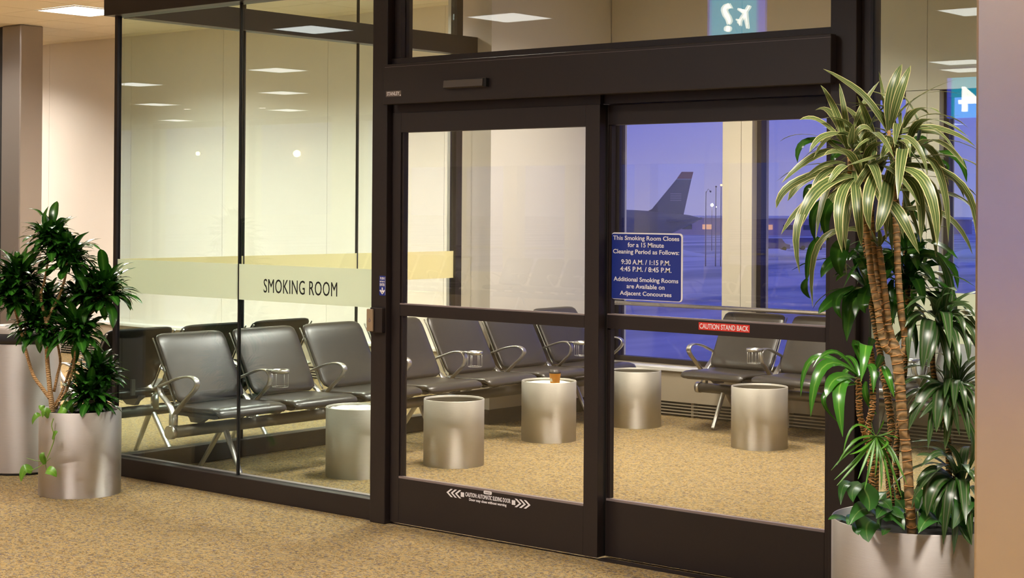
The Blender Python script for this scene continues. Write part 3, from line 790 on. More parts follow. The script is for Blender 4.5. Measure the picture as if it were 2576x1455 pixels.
# ================================================================== LAMPS
light_me_f = MB()
for a, b in (((-0.305, -0.305, -0.008), (0.305, -0.285, 0.0)), ((-0.305, 0.285, -0.008), (0.305, 0.305, 0.0)), ((-0.305, -0.285, -0.008), (-0.285, 0.285, 0.0)), ((0.285, -0.285, -0.008), (0.305, 0.285, 0.0))):
    light_me_f.box(a, b)
f_me = light_me_f.mesh('frame', M['white_frame'])
d_me = MB().box((-0.285, -0.285, -0.006), (0.285, 0.285, -0.002)).mesh('diffuser', M['diffuser'])
LBL = {0: 'square lit ceiling panel left of the glass corner beam', 1: 'lit ceiling panel mirrored in the glass just under the side beam', 2: 'upper of the mirrored ceiling panels beside the second glass joint',
       3: 'middle mirrored ceiling panel beside the second glass joint', 4: 'lowest mirrored ceiling panel beside the second glass joint', 5: 'mirrored ceiling panel touching the glass corner edge',
       6: 'middle mirrored ceiling panel in the first glass pane', 7: 'lowest mirrored ceiling panel in the first glass pane', 8: 'lit ceiling panel mirrored in the transom above the left door leaf',
       9: 'lit ceiling panel mirrored at the top of the glass right of the doors', 10: 'small mirrored ceiling panel above the striped plant', 11: 'mirrored ceiling panel cut by the steel column, above the number sign'}
WHERE = ['above the left seats', 'above the white pier', 'above the seats under the windows', 'above the right end of the room',
         'outside the side glass near the pier', 'right of the lit panel by the beam', 'left of the grey column', 'beside the cream wall past the grey column', 'well left of the grey column', 'above the outer bench', 'above the waste bin', 'over the left planter', 'over the doors outside', 'over the right planter', 'over the viewpoint',
         'behind the viewpoint, left of the middle', 'behind the viewpoint, right of the middle', 'by the far window wall, left', 'by the far window wall, right', 'at the far right behind the viewpoint', 'behind and left of the steel column', 'by the window wall across, near the number sign',
         'leftmost of four along the windows across', 'second from the left of four along the windows across', 'third from the left of four along the windows across', 'rightmost of four along the windows across']
for i, (x, y) in enumerate(LIGHTS):
    t = thing('ceiling_light', LBL.get(i) or ('added unseen ceiling panel '+WHERE[i-12]), 'ceiling light', (x, y, CEIL-0.001), group='square ceiling light panels')
    put('frame', f_me, t); put('diffuser', d_me, t)
    ceiling_lamp(x, y, t)
dl_r = MB().lathe([(0.06, 0.0), (0.085, -0.006), (0.09, 0.0)], 24).mesh('trim_ring', M['white_frame'])
dl_g = MB().disc((0, 0), 0.062, -0.002, 24, up=False).mesh('lens', M['down'])
for x, y, w in ((-16.1, -13.45, 'left'), (-14.66, -14.0, 'right')):
    t = thing('downlight', 'small round downlight mirrored high in the %s front pane' % w, 'downlight', (x, y, CEIL-0.001), group='round downlights')
    put('trim_ring', dl_r, t); put('lens', dl_g, t)
for x, z, w, r in ((-21.46, 2.774, 'left', 0.045), (-18.18, 2.722, 'right', 0.075)):
    t = thing('wall_lamp', 'warm globe lamp mirrored in the middle of the %s front pane' % w, 'lamp', (x, yo+0.12, z), group='warm globe lamps')
    bm = bmesh.new(); bmesh.ops.create_uvsphere(bm, u_segments=16, v_segments=10, radius=r); q = MB(); q.add(bm, True); q.build('globe', M['warm'], t)
    MB().tube([(0, -0.12, 0), (0, -r*0.9, 0)], 0.015).build('bracket', M['bronze'], t)

# hanging signs of the concourse (mirrored in the glass)
hs = thing('hanging_sign', 'lit cyan hanging sign with question mark and plane, mirrored in the transom', 'sign', (2.29, -3.17, 2.75))
box('sign_body', M['violet'], (-0.205, -0.06, 0.0), (0.205, 0.0, 0.27), hs)
flat_b = MB().box((-0.185, 0.0, 0.0), (0.175, 0.004, 0.27)).build('sign_face', M['cyan'], hs)
text('symbol', '?', M['sign_white'], 0.085, 0.19, (-0.055, 0.0055, 0.125), hs, face='+y', bold=0.02)
def sym(pts, y):
    mb = MB()
    for poly in pts:
        o = len(mb.v); mb.v += [(p[0], y, p[1]) for p in poly]; mb.face([o+i for i in range(len(poly))])
    return mb.build('symbol', M['sign_white'], hs)
def strip(a, b, w0, w1):
    a, b = Vector(a), Vector(b); d = (b-a).normalized(); n = Vector((-d.y, d.x))
    return [tuple(a-n*w0), tuple(b-n*w1), tuple(b+n*w1), tuple(a+n*w0)]
ox, oz = 0.078, 0.12
sym([strip((ox-0.042, oz-0.04), (ox+0.042, oz+0.072), 0.010, 0.011), strip((ox+0.010, oz+0.03), (ox-0.045, oz+0.056), 0.016, 0.007), strip((ox+0.008, oz+0.03), (ox+0.030, oz-0.078), 0.016, 0.007), strip((ox-0.03, oz-0.025), (ox-0.058, oz-0.012), 0.008, 0.005), strip((ox-0.03, oz-0.025), (ox-0.026, oz-0.056), 0.008, 0.005)], 0.0058)
MB().tube([(-0.15, -0.03, 0.27), (-0.15, -0.03, CEIL-2.75)], 0.008).build('hanger', M['alu'], hs)
MB().tube([(0.15, -0.03, 0.27), (0.15, -0.03, CEIL-2.75)], 0.008).build('hanger', M['alu'], hs)
h4 = thing('hanging_sign', 'lit blue hanging sign with the number 4, mirrored beside the steel column', 'sign', (-0.25, -13.16, 2.75))
box('sign_body', M['violet'], (-0.72, -0.08, 0.0), (1.6, 0.0, 0.50), h4)
MB().box((-0.66, 0.0, 0.0), (1.6, 0.006, 0.50)).build('sign_face', M['cyan'], h4)
text('symbol', '4', M['sign_white'], 0.30, 0.31, (-0.415, 0.0075, 0.23), h4, face='+y', bold=0.015)
MB().tube([(0, -0.04, 0.50), (0, -0.04, CEIL-2.75)], 0.015).build('hanger', M['alu'], h4)

# ================================================================== SEATS
def seat_bm():
    """padded pad lofted along its profile; x along the bench (0..0.53), y forward, z up"""
    prof = [(0.375, 0.405, 0.030), (0.382, 0.412, 0.038), (0.42, 0.414, 0.042), (0.50, 0.413, 0.044), (0.60, 0.413, 0.045), (0.69, 0.418, 0.046), (0.75, 0.419, 0.044), (0.785, 0.411, 0.040), (0.802, 0.395, 0.030), (0.806, 0.384, 0.016)]
    return pad(prof, 0.53, 0.03)
def back_bm():
    prof = [(0.420, 0.436, 0.014), (0.414, 0.458, 0.026), (0.392, 0.490, 0.034), (0.362, 0.545, 0.036), (0.330, 0.605, 0.035), (0.297, 0.665, 0.034), (0.265, 0.725, 0.033), (0.235, 0.780, 0.031), (0.212, 0.815, 0.030), (0.199, 0.829, 0.024), (0.192, 0.835, 0.012)]
    return pad(prof, 0.53, 0.055)
def pad(prof, W, r):
    mb = MB(); P = [Vector((0, a, b)) for a, b, t in prof]
    L = [0]
    for i in range(1, len(P)): L.append(L[-1]+(P[i]-P[i-1]).length)
    rings = []
    for i, (a, b, t) in enumerate(prof):
        d = min(L[i], L[-1]-L[i])
        hw = W/2 if d >= r else W/2-r+math.sqrt(max(0, r*r-(r-d)**2))
        tg = (P[min(i+1, len(P)-1)]-P[max(i-1, 0)]).normalized()
        nn = Vector((1, 0, 0)).cross(tg)
        ring = []
        for k in range(20):
            an = 2*PI*k/20
            c, s = math.cos(an), math.sin(an)
            ring.append(P[i]+Vector((W/2, 0, 0))+Vector((1, 0, 0))*hw*math.copysign(abs(c)**0.32, c)+nn*(t/2)*math.copysign(abs(s)**0.7, s))
        rings.append(ring)
    return mb.loops(rings)
AX = Vector((1, 0, 0))
seat_me = seat_bm().mesh('seat', M['leather'])
back_me = back_bm().mesh('backrest', M['leather'])
ep = [(0.425, 0.445), (0.400, 0.478), (0.368, 0.535), (0.336, 0.595), (0.302, 0.657), (0.268, 0.720), (0.236, 0.776), (0.205, 0.822)]
trim_me = MB().tube(smooth_path([(0, a-0.016, b-0.008) for a, b in ep], 2), 0.0055, 6).mesh('edge_trim', M['piping'])
def brk_me(x0):
    return MB().loops([[(x, 0.43, 0.325), (x, 0.51, 0.325), (x, 0.56, 0.352), (x, 0.66, 0.384), (x, 0.66, 0.392), (x, 0.36, 0.392), (x, 0.36, 0.38), (x, 0.41, 0.352)] for x in (x0, x0+0.035)], smooth=False).mesh('seat_bracket', M['alu_dark'])
pan_me = MB().loops([[(x, 0.40, 0.372), (x, 0.74, 0.372), (x, 0.775, 0.384), (x, 0.775, 0.393), (x, 0.385, 0.393)] for x in (0.02, 0.51)], smooth=False).mesh('seat_pan', M['bin_top'])  # dark pan added to deepen the shade under the seats
brk_m = [brk_me(0.10), brk_me(0.395)]
def sup_me(x):
    return MB().loops([[(x+a, y, z) for a, y, z in ((-.014, 0.352, 0.40), (.014, 0.352, 0.40), (.014, 0.366, 0.40), (-.014, 0.366, 0.40))], [(x+a, y, z) for a, y, z in ((-.014, 0.352, 0.50), (.014, 0.352, 0.50), (.014, 0.370, 0.50), (-.014, 0.370, 0.50))]], smooth=False).mesh('back_support', M['alu_dark'])
sup_m = [sup_me(0.20), sup_me(0.33)]
loopA = smooth_path([(0, 0.445, 0.295), (0, 0.436, 0.36), (0, 0.478, 0.415), (0, 0.549, 0.478), (0, 0.615, 0.530), (0, 0.647, 0.572), (0, 0.630, 0.602), (0, 0.570, 0.613), (0, 0.469, 0.595), (0, 0.381, 0.565), (0, 0.309, 0.540), (0, 0.250, 0.514)], 3)
cupA = smooth_path([(0, 0.445, 0.295), (0, 0.436, 0.36), (0, 0.478, 0.415), (0, 0.549, 0.478), (0, 0.600, 0.525), (0, 0.612, 0.575), (0, 0.585, 0.606), (0, 0.530, 0.609), (0, 0.469, 0.595), (0, 0.381, 0.565), (0, 0.309, 0.540), (0, 0.250, 0.514)], 3)
rear = smooth_path([(0, 0.432, 0.375), (0, 0.410, 0.418), (0, 0.366, 0.456), (0, 0.318, 0.494), (0, 0.305, 0.535)], 3)
def arm_mesh(path):
    mb = MB(); mb.bar(path, 0.040, 0.013); mb.bar(rear, 0.040, 0.013)
    mb.bar([(0, 0.432, 0.285), (0, 0.434, 0.385)], 0.042, 0.05)
    return mb.mesh('armrest', M['alu'])
arm_me, armc_me = arm_mesh(loopA), arm_mesh(cupA)
cup = MB()
cc = (0.0, 0.700)
cup.lathe([(0.050, 0.600), (0.054, 0.600), (0.054, 0.622), (0.050, 0.622), (0.050, 0.600)], 24, cc)
cup.bar([(0, 0.60, 0.612), (0, 0.655, 0.612)], 0.05, 0.012)
ring_me = cup.mesh('cup_ring', M['alu'])
bk = MB()
for k in range(6):
    a = 2*PI*k/6+0.3
    x, y = 0.048*math.cos(a), 0.700+0.048*math.sin(a)
    bk.tube([(x, y, 0.602), (x, y, 0.518)], 0.0014, 5)
bk.tube([(0.048*math.cos(2*PI*k/18), 0.700+0.048*math.sin(2*PI*k/18), 0.518) for k in range(19)], 0.0014, 5, cap=False)
basket_me = bk.mesh('cup_basket', M['wire'])
lg = MB()
lg.bar(smooth_path([(0, 0.455, 0.29), (0, 0.49, 0.225), (0, 0.54, 0.135), (0, 0.585, 0.055), (0, 0.612, 0.006)], 3), 0.032, [0.03-0.0012*i for i in range(13)])
lg.bar(smooth_path([(0, 0.455, 0.29), (0, 0.40, 0.225), (0, 0.33, 0.135), (0, 0.265, 0.055), (0, 0.225, 0.006)], 3), 0.032, [0.03-0.0012*i for i in range(13)])
leg_me = lg.mesh('leg', M['alu'])
PITCH = 0.592
def bench(label, loc, rotz, n, cups, legs, group=None):
    t = thing('tandem_bench', label, 'bench', loc, rotz, group)
    MB().tube([(-0.02, 0.455, 0.282), (n*PITCH+0.02, 0.455, 0.282)], 0.036, 20).build('beam', M['alu_dark'], t)
    for xx in (-0.035, n*PITCH+0.035):
        MB().tube([(xx-0.017, 0.455, 0.282), (xx+0.017, 0.455, 0.282)], 0.040, 20).build('beam_cap', M['alu'], t)
    for i in range(n):
        x = i*PITCH+(PITCH-0.53)/2
        s = put('seat', seat_me, t, (x, 0, 0)); put('seat_pan', pan_me, s); [put('seat_bracket', q, s) for q in brk_m]
        b = put('backrest', back_me, t, (x, 0, 0)); put('edge_trim', trim_me, b, (0.004, 0, 0)); put('edge_trim', trim_me, b, (0.526, 0, 0)); [put('back_support', q, b) for q in sup_m]
    for i in range(n+1):
        a = put('armrest', armc_me if i in cups else arm_me, t, (i*PITCH, 0, 0))
        if i in cups:
            put('cup_ring', ring_me, a); put('cup_basket', basket_me, a)
    for x in legs:
        put('leg', leg_me, t, (x, 0, 0))
    return t
# world +X facing: rotate by -90 degrees, local x runs to -Y
bench('long black seven seat bench inside the room along the side glass', (0.012, 4.269, 0), -PI/2, 7, (6, 3, 1), (0.36, 2.07, 3.78))
bench('black bench inside the room under the apron windows, facing out', (1.378+5*PITCH, 4.75, 0), PI, 5, (4, 2), (0.30, 1.48, 5*PITCH-0.19))
bench('black three seat bench outside the room, its backs to the side glass', (-0.045, 0.115, 0), PI/2, 3, (1,), (0.58, 1.4))
for k, (x, w) in enumerate(((-11.9, 'far left'), (-8.3, 'middle'), (-4.7, 'near right'))):
    bench('black bench across the concourse, %s of the three mirrored in the door glass' % w, (x, -13.6, 0), 0.0, 5, (1, 3), (0.5, 2.4), 'benches across the concourse')

# ================================================================== ASH CANS, BIN, CUP
def can(label, x, y, r, h, fill, depth):
    t = thing('ash_can', label, 'ash can', (x, y, 0), group='brushed aluminium ash cans')
    MB().lathe([(0.0, 0.004), (r-0.004, 0.004), (r, 0.0), (r, h-0.003), (r-0.0025, h), (r-0.005, h-0.003), (r-0.005, h-depth-0.01)], 64).build('shell', M['can'], t)
    MB().lathe([(r-0.0052, h-0.012), (r-0.0052, h-depth-0.01)], 64).build('liner', M['can_in'], t)
    mb = MB(); rings = []
    for q in range(9):
        rr = (r-0.006)*(1-q/8)+0.0001
        rings.append([(rr*math.cos(2*PI*k/32), rr*math.sin(2*PI*k/32), h-depth+0.010*math.sin(q*1.1)+random.uniform(-.003, .003)) for k in range(32)])
    mb.loops(rings, cap=False); mb.build('sand', fill, t, kind='stuff')
    return t
vd = Vector((-0.70, 0.71))
CANS = [((1.236+0.02, 0.835), M['sand'], 0.02, 'ash can filled with pale sand, half hidden by the left door post'), ((1.393, 1.527), M['sand_grey'], 0.07, 'ash can nearest the left door leaf, dark inside'),
        ((1.025, 2.840), M['sand'], 0.025, 'ash can with an orange paper cup on its pale sand'), ((1.043+0.01, 3.844), M['sand_grey'], 0.06, 'furthest ash can, under the blue notice'), ((2.383, 3.456), M['sand_grey'], 0.05, 'ash can in front of the seats under the windows')]
cups_at = None
for i, ((x, y), f, dp, lab) in enumerate(CANS):
    d = (Vector((x, y))-Vector((CAM.x, CAM.y))).normalized()
    r = 0.190
    c = Vector((x, y))+d*0.197
    if i == 2: c = Vector((1.012, 2.93))
    if i == 3: c = Vector((1.012, 3.95))
    can(lab, c.x, c.y, r, 0.412, f, dp)
    if i == 2: cups_at = c
pc = cups_at+Vector((0.105, -0.065))
t = thing('paper_cup', 'orange paper coffee cup with dark lid standing in the sand', 'cup', (pc.x, pc.y, 0.388))
MB().lathe([(0.0, 0.0), (0.030, 0.0), (0.040, 0.088), (0.041, 0.09)], 28).build('body', M['cup'], t)
MB().lathe([(0.043, 0.086), (0.044, 0.094), (0.040, 0.098), (0.037, 0.110), (0.032, 0.112), (0.0, 0.108)], 28).build('lid', M['lid'], t)
mk = MB(); mk.loops([[(0.0345*math.cos(a), 0.0345*math.sin(a), 0.030) for a in (-2.2, -2.0, -1.8, -1.6, -1.4)], [(0.037*math.cos(a), 0.037*math.sin(a), 0.052) for a in (-2.1, -1.95, -1.8, -1.65, -1.5)]], cap=False, closed=False); mk.build('print_mark', M['cone'], t)

bn = thing('waste_bin', 'tall brushed steel waste bin with black lid beside the left planter', 'bin', (-0.515, -0.262, 0))
MB().lathe([(0.0, 0.012), (0.222, 0.012), (0.226, 0.016), (0.226, 0.775), (0.222, 0.778), (0.0, 0.778)], 64).build('body', M['pot'], bn)
MB().lathe([(0.0, 0.0), (0.220, 0.0), (0.220, 0.012), (0.0, 0.012)], 48).build('base', M['black'], bn)
MB().lathe([(0.215, 0.778), (0.229, 0.780), (0.231, 0.80), (0.231, 0.835), (0.226, 0.842)], 64).build('lid_band', M['bin_top'], bn)
MB().lathe([(0.228, 0.840), (0.228, 0.862), (0.220, 0.872), (0.150, 0.876), (0.14, 0.865), (0.14, 0.80)], 64).build('lid_ring', M['pot'], bn, label='silver lid ring')
MB().lathe([(0.14, 0.84), (0.0, 0.82)], 48).build('opening', M['black'], bn)

# columns
gc = thing('grey_column', 'dark grey metal clad square column at the far left', 'column', (-6.3, 3.32, 0))
box('cladding_face', M['grey_metal'], (0.0, 0.0, 0), (0.32, 0.26, CEIL), gc, 0.012)
box('base_ring', M['black'], (-0.004, -0.004, 0), (0.324, 0.264, 0.06), gc)
dg_ = thing('dark_partition', 'dark glazed partition edge at the far left behind the grey column', 'partition', (-6.80, 3.36, 0))
box('post', M['black'], (0.34, 0.0, 0), (0.46, 0.08, CEIL), dg_)
box('pane', M['dark_glass'], (0.0, 0.02, 0), (0.34, 0.05, CEIL), dg_)
cdir = fw*2.6+rt2*((2451-1288)/FPX*2.6)
cp = CAM+cdir
sc = thing('steel_column', 'brushed steel clad column close by at the right edge', 'column', (cp.x, cp.y, 0), math.radians(COLROT))
box('cladding_face', M['column'], (0.0, 0.0, 0), (0.55, 0.55, CEIL), sc, 0.006)

# plant skeletons: world coordinates in metres, with radii, widths and leaf kinds
STRIPED = [([5.557,-0.879,1.88],[5.518,-0.978,1.997],[5.449,-1.129,2.082],0.0428,'n'),([5.56,-0.877,1.884],[5.587,-0.908,2.009],[5.596,-0.848,2.112],0.041,'n'),([5.565,-0.873,1.891],[5.618,-0.908,2.008],[5.628,-0.848,2.105],0.0339,'n'),([5.556,-0.881,1.891],[5.501,-0.796,1.993],[5.487,-0.81,2.093],0.015,'n'),([5.565,-0.873,1.891],[5.602,-0.777,1.991],[5.696,-0.634,2.069],0.0178,'u'),([5.563,-0.875,1.884],[5.594,-0.744,1.917],[5.679,-0.581,1.945],0.016,'u'),([5.568,-0.87,1.869],[5.685,-0.772,1.892],[5.789,-0.684,1.829],0.0303,'n'),([5.565,-0.872,1.869],[5.571,-0.737,1.896],[5.57,-0.607,1.89],0.0214,'u'),([5.563,-0.875,1.866],[5.616,-0.986,1.829],[5.614,-1.04,1.782],0.0321,'n'),([5.565,-0.872,1.852],[5.662,-0.895,1.842],[5.718,-0.899,1.729],0.0257,'n'),([5.557,-0.879,1.876],[5.453,-0.771,1.898],[5.329,-0.679,1.905],0.0196,'u'),([5.47,-0.953,1.894],[5.463,-0.881,1.972],[5.488,-0.809,2.059],0.0178,'n'),([5.563,-0.874,1.802],[5.604,-0.878,1.751],[5.627,-0.754,1.757],0.0214,'u'),([5.568,-0.869,1.784],[5.571,-0.736,1.795],[5.621,-0.564,1.795],0.016,'u'),([5.571,-0.867,1.766],[5.613,-0.701,1.755],[5.643,-0.61,1.731],0.016,'n'),([5.565,-0.872,1.819],[5.538,-0.895,1.841],[5.465,-0.891,1.833],0.016,'u'),([5.56,-0.876,1.798],[5.572,-0.997,1.788],[5.527,-1.1,1.758],0.016,'n'),([5.565,-0.872,1.827],[5.641,-0.913,1.845],[5.663,-0.92,1.788],0.0196,'n'),([5.571,-0.868,1.869],[5.626,-0.69,1.882],[5.643,-0.611,1.852],0.0214,'n'),([5.568,-0.87,1.834],[5.59,-0.695,1.843],[5.621,-0.564,1.798],0.0196,'n'),([5.451,-0.968,1.819],[5.431,-1.013,1.945],[5.402,-1.064,2.034],0.0303,'n'),([5.458,-0.963,1.819],[5.435,-0.956,1.941],[5.411,-0.951,2.046],0.0221,'n'),([5.459,-0.962,1.826],[5.414,-0.909,1.944],[5.375,-0.877,2.027],0.0143,'n'),([5.448,-0.971,1.826],[5.41,-1.069,1.908],[5.368,-1.144,1.914],0.0267,'n'),([5.445,-0.973,1.833],[5.37,-0.933,1.944],[5.297,-0.916,1.96],0.0267,'n'),([5.458,-0.963,1.865],[5.454,-1.123,1.859],[5.444,-1.209,1.801],0.0267,'n'),([5.451,-0.968,1.797],[5.417,-1.101,1.797],[5.353,-1.233,1.699],0.0321,'n'),([5.448,-0.97,1.769],[5.414,-1.052,1.763],[5.367,-1.103,1.717],0.0221,'n'),([5.454,-0.966,1.76],[5.501,-1.109,1.747],[5.489,-1.17,1.689],0.0285,'n'),([5.445,-0.972,1.761],[5.433,-1.113,1.72],[5.433,-1.165,1.639],0.0303,'n'),([5.451,-0.968,1.751],[5.343,-1.033,1.722],[5.275,-1.063,1.639],0.041,'n'),([5.451,-0.968,1.754],[5.338,-1.115,1.703],[5.297,-1.175,1.614],0.0339,'n'),([5.451,-0.969,1.833],[5.293,-0.971,1.872],[5.182,-0.959,1.851],0.015,'u'),([5.454,-0.966,1.811],[5.39,-0.954,1.834],[5.341,-0.931,1.878],0.0196,'n'),([5.459,-0.961,1.819],[5.476,-0.986,1.853],[5.494,-0.998,1.905],0.0235,'n'),([5.466,-0.956,1.819],[5.479,-0.919,1.859],[5.487,-0.86,1.929],0.0235,'n'),([5.464,-0.957,1.822],[5.521,-0.989,1.891],[5.542,-0.918,1.85],0.0267,'n'),([5.467,-0.954,1.801],[5.493,-0.907,1.823],[5.535,-0.897,1.805],0.016,'u'),([5.454,-0.966,1.819],[5.355,-0.919,1.829],[5.262,-0.866,1.832],0.0171,'u'),([5.538,-0.895,1.78],[5.477,-0.815,1.714],[5.46,-0.829,1.678],0.0214,'n'),([5.552,-0.883,1.777],[5.606,-1.098,1.671],[5.618,-1.113,1.544],0.0421,'n'),([5.563,-0.874,1.752],[5.629,-1.026,1.644],[5.624,-1.081,1.535],0.0499,'n'),([5.47,-0.952,1.744],[5.546,-1.069,1.63],[5.567,-1.077,1.488],0.0374,'n'),([5.475,-0.947,1.723],[5.531,-1.161,1.636],[5.547,-1.172,1.468],0.0374,'n'),([5.481,-0.942,1.723],[5.491,-1.221,1.68],[5.465,-1.32,1.53],0.0481,'n'),([5.454,-0.965,1.708],[5.469,-1.291,1.611],[5.481,-1.332,1.402],0.0303,'n'),([5.459,-0.961,1.719],[5.375,-1.096,1.636],[5.31,-1.163,1.526],0.0267,'n'),([5.571,-0.867,1.752],[5.731,-0.941,1.697],[5.778,-0.951,1.49],0.0446,'n'),([5.568,-0.869,1.717],[5.679,-0.905,1.684],[5.709,-0.932,1.502],0.0392,'n'),([5.581,-0.923,1.641],[5.674,-1.014,1.596],[5.733,-0.989,1.464],0.0428,'n'),([5.576,-0.862,1.763],[5.743,-0.722,1.711],[5.793,-0.677,1.497],0.0339,'n'),([5.576,-0.862,1.724],[5.686,-0.691,1.719],[5.749,-0.585,1.659],0.0221,'u'),([5.576,-0.861,1.606],[5.691,-0.725,1.596],[5.759,-0.64,1.459],0.0303,'n'),([5.576,-0.861,1.677],[5.682,-0.642,1.665],[5.731,-0.547,1.593],0.0221,'n'),([5.503,-0.922,1.552],[5.371,-0.902,1.529],[5.306,-0.905,1.473],0.0196,'n'),([5.503,-0.922,1.531],[5.353,-0.97,1.5],[5.321,-0.969,1.272],0.0235,'n'),([5.536,-0.894,1.485],[5.539,-0.931,1.51],[5.538,-0.958,1.542],0.016,'n'),([5.538,-0.892,1.485],[5.549,-0.883,1.513],[5.568,-0.867,1.531],0.015,'n'),([5.536,-0.894,1.481],[5.525,-0.904,1.502],[5.5,-0.924,1.502],0.0143,'n'),([5.536,-0.894,1.485],[5.538,-0.892,1.517],[5.521,-0.868,1.545],0.016,'n'),([5.576,-0.862,1.71],[5.526,-0.708,1.679],[5.553,-0.618,1.514],0.0321,'n'),([5.576,-0.862,1.731],[5.559,-0.615,1.662],[5.581,-0.542,1.421],0.0321,'n'),([5.475,-0.947,1.716],[5.356,-0.89,1.659],[5.302,-0.882,1.527],0.0321,'n')]
GREEN = [([5.361,-0.781,1.66],[5.349,-0.921,1.612],[5.362,-0.936,1.5],0.0446,'n'),([5.356,-0.786,1.657],[5.296,-0.901,1.615],[5.293,-0.902,1.494],0.0339,'n'),([5.251,-0.808,1.686],[5.22,-0.835,1.686],[5.213,-0.84,1.619],0.0196,'n'),([5.277,-0.851,1.512],[5.28,-0.913,1.454],[5.279,-0.94,1.352],0.0303,'n'),([5.281,-0.937,1.367],[5.278,-0.953,1.331],[5.295,-0.938,1.298],0.0257,'n'),([5.37,-0.772,1.439],[5.356,-0.888,1.43],[5.333,-0.933,1.372],0.0446,'n'),([5.356,-0.784,1.505],[5.38,-0.894,1.456],[5.398,-0.904,1.377],0.0624,'n'),([5.373,-0.769,1.336],[5.366,-0.905,1.296],[5.351,-0.982,1.248],0.0446,'n'),([5.356,-0.783,1.328],[5.384,-0.915,1.29],[5.408,-0.921,1.23],0.0303,'n'),([5.418,-0.731,1.347],[5.475,-0.891,1.3],[5.486,-0.895,1.251],0.0446,'n'),([5.395,-0.749,1.328],[5.401,-0.849,1.277],[5.416,-0.862,1.199],0.041,'n'),([5.454,-0.635,1.36],[5.469,-0.687,1.292],[5.483,-0.675,1.204],0.0321,'n'),([5.377,-0.7,1.415],[5.378,-0.765,1.461],[5.366,-0.802,1.432],0.0214,'n'),([5.388,-0.691,1.401],[5.348,-0.725,1.445],[5.316,-0.817,1.45],0.0214,'n'),([5.431,-0.655,1.401],[5.466,-0.691,1.44],[5.483,-0.676,1.381],0.0392,'n'),([5.465,-0.561,1.411],[5.559,-0.547,1.454],[5.627,-0.489,1.38],0.0392,'n'),([5.465,-0.561,1.419],[5.513,-0.52,1.453],[5.565,-0.476,1.408],0.0392,'n'),([5.465,-0.561,1.362],[5.553,-0.617,1.404],[5.593,-0.583,1.345],0.0357,'n'),([5.467,-0.559,1.4],[5.514,-0.651,1.455],[5.559,-0.613,1.47],0.0428,'n'),([5.479,-0.549,1.381],[5.577,-0.467,1.419],[5.611,-0.437,1.326],0.0339,'n'),([5.479,-0.549,1.4],[5.548,-0.425,1.429],[5.557,-0.418,1.475],0.025,'n'),([5.459,-0.567,1.576],[5.487,-0.543,1.599],[5.525,-0.511,1.528],0.0321,'n'),([5.473,-0.557,1.793],[5.527,-0.578,1.866],[5.567,-0.609,1.776],0.0481,'n'),([5.502,-0.534,1.839],[5.536,-0.505,1.831],[5.553,-0.49,1.79],0.025,'n'),([5.536,-0.504,1.816],[5.649,-0.54,1.799],[5.679,-0.514,1.71],0.0339,'n'),([5.479,-0.553,1.808],[5.565,-0.48,1.787],[5.582,-0.465,1.753],0.0214,'n'),([5.388,-0.891,1.84],[5.293,-0.97,1.847],[5.27,-0.99,1.774],0.0285,'n'),([5.339,-0.801,1.744],[5.285,-0.846,1.751],[5.26,-0.867,1.718],0.0321,'n'),([5.364,-0.649,1.755],[5.374,-0.706,1.783],[5.354,-0.722,1.72],0.0535,'n'),([5.306,-0.698,1.829],[5.302,-0.766,1.812],[5.285,-0.78,1.779],0.0321,'n')]
GLOSSY = [([5.455,-0.893,1.033],[5.42,-0.989,1.121],[5.388,-1.081,1.072],0.021,'n'),([5.455,-0.893,1.039],[5.442,-1.1,1.082],[5.438,-1.181,0.919],0.042,'n'),([5.455,-0.893,1.024],[5.484,-1.091,1.043],[5.497,-1.184,0.988],0.048,'n'),([5.451,-0.897,1.039],[5.344,-0.987,1.098],[5.305,-1.019,0.962],0.024,'n'),([5.455,-0.892,1.003],[5.508,-1.11,1.023],[5.549,-1.165,0.859],0.0495,'n'),([5.451,-0.896,1.006],[5.412,-1.046,0.975],[5.447,-1.016,0.886],0.0198,'n'),([5.464,-0.885,1.033],[5.56,-1.028,1.156],[5.595,-1.128,1.04],0.0465,'n'),([5.464,-0.885,1.03],[5.516,-0.907,1.071],[5.545,-0.948,0.984],0.03,'n'),([5.487,-0.801,1.047],[5.502,-0.854,1.039],[5.497,-0.857,0.994],0.0255,'n'),([5.501,-0.789,1.065],[5.548,-0.854,1.042],[5.576,-0.856,0.967],0.0285,'n'),([5.46,-0.889,1.03],[5.417,-0.86,1.089],[5.359,-0.843,1.084],0.018,'n'),([5.46,-0.889,1.027],[5.403,-0.871,1.046],[5.38,-0.89,0.951],0.027,'n'),([5.44,-0.84,1.077],[5.426,-0.853,1.144],[5.44,-0.841,1.107],0.033,'n'),([5.464,-0.821,1.132],[5.471,-0.815,1.159],[5.459,-0.825,1.114],0.03,'n'),([5.496,-0.793,1.102],[5.492,-0.797,1.089],[5.478,-0.808,1.047],0.027,'n'),([5.454,-0.828,1.01],[5.454,-0.827,0.955],[5.482,-0.803,0.894],0.024,'n')]
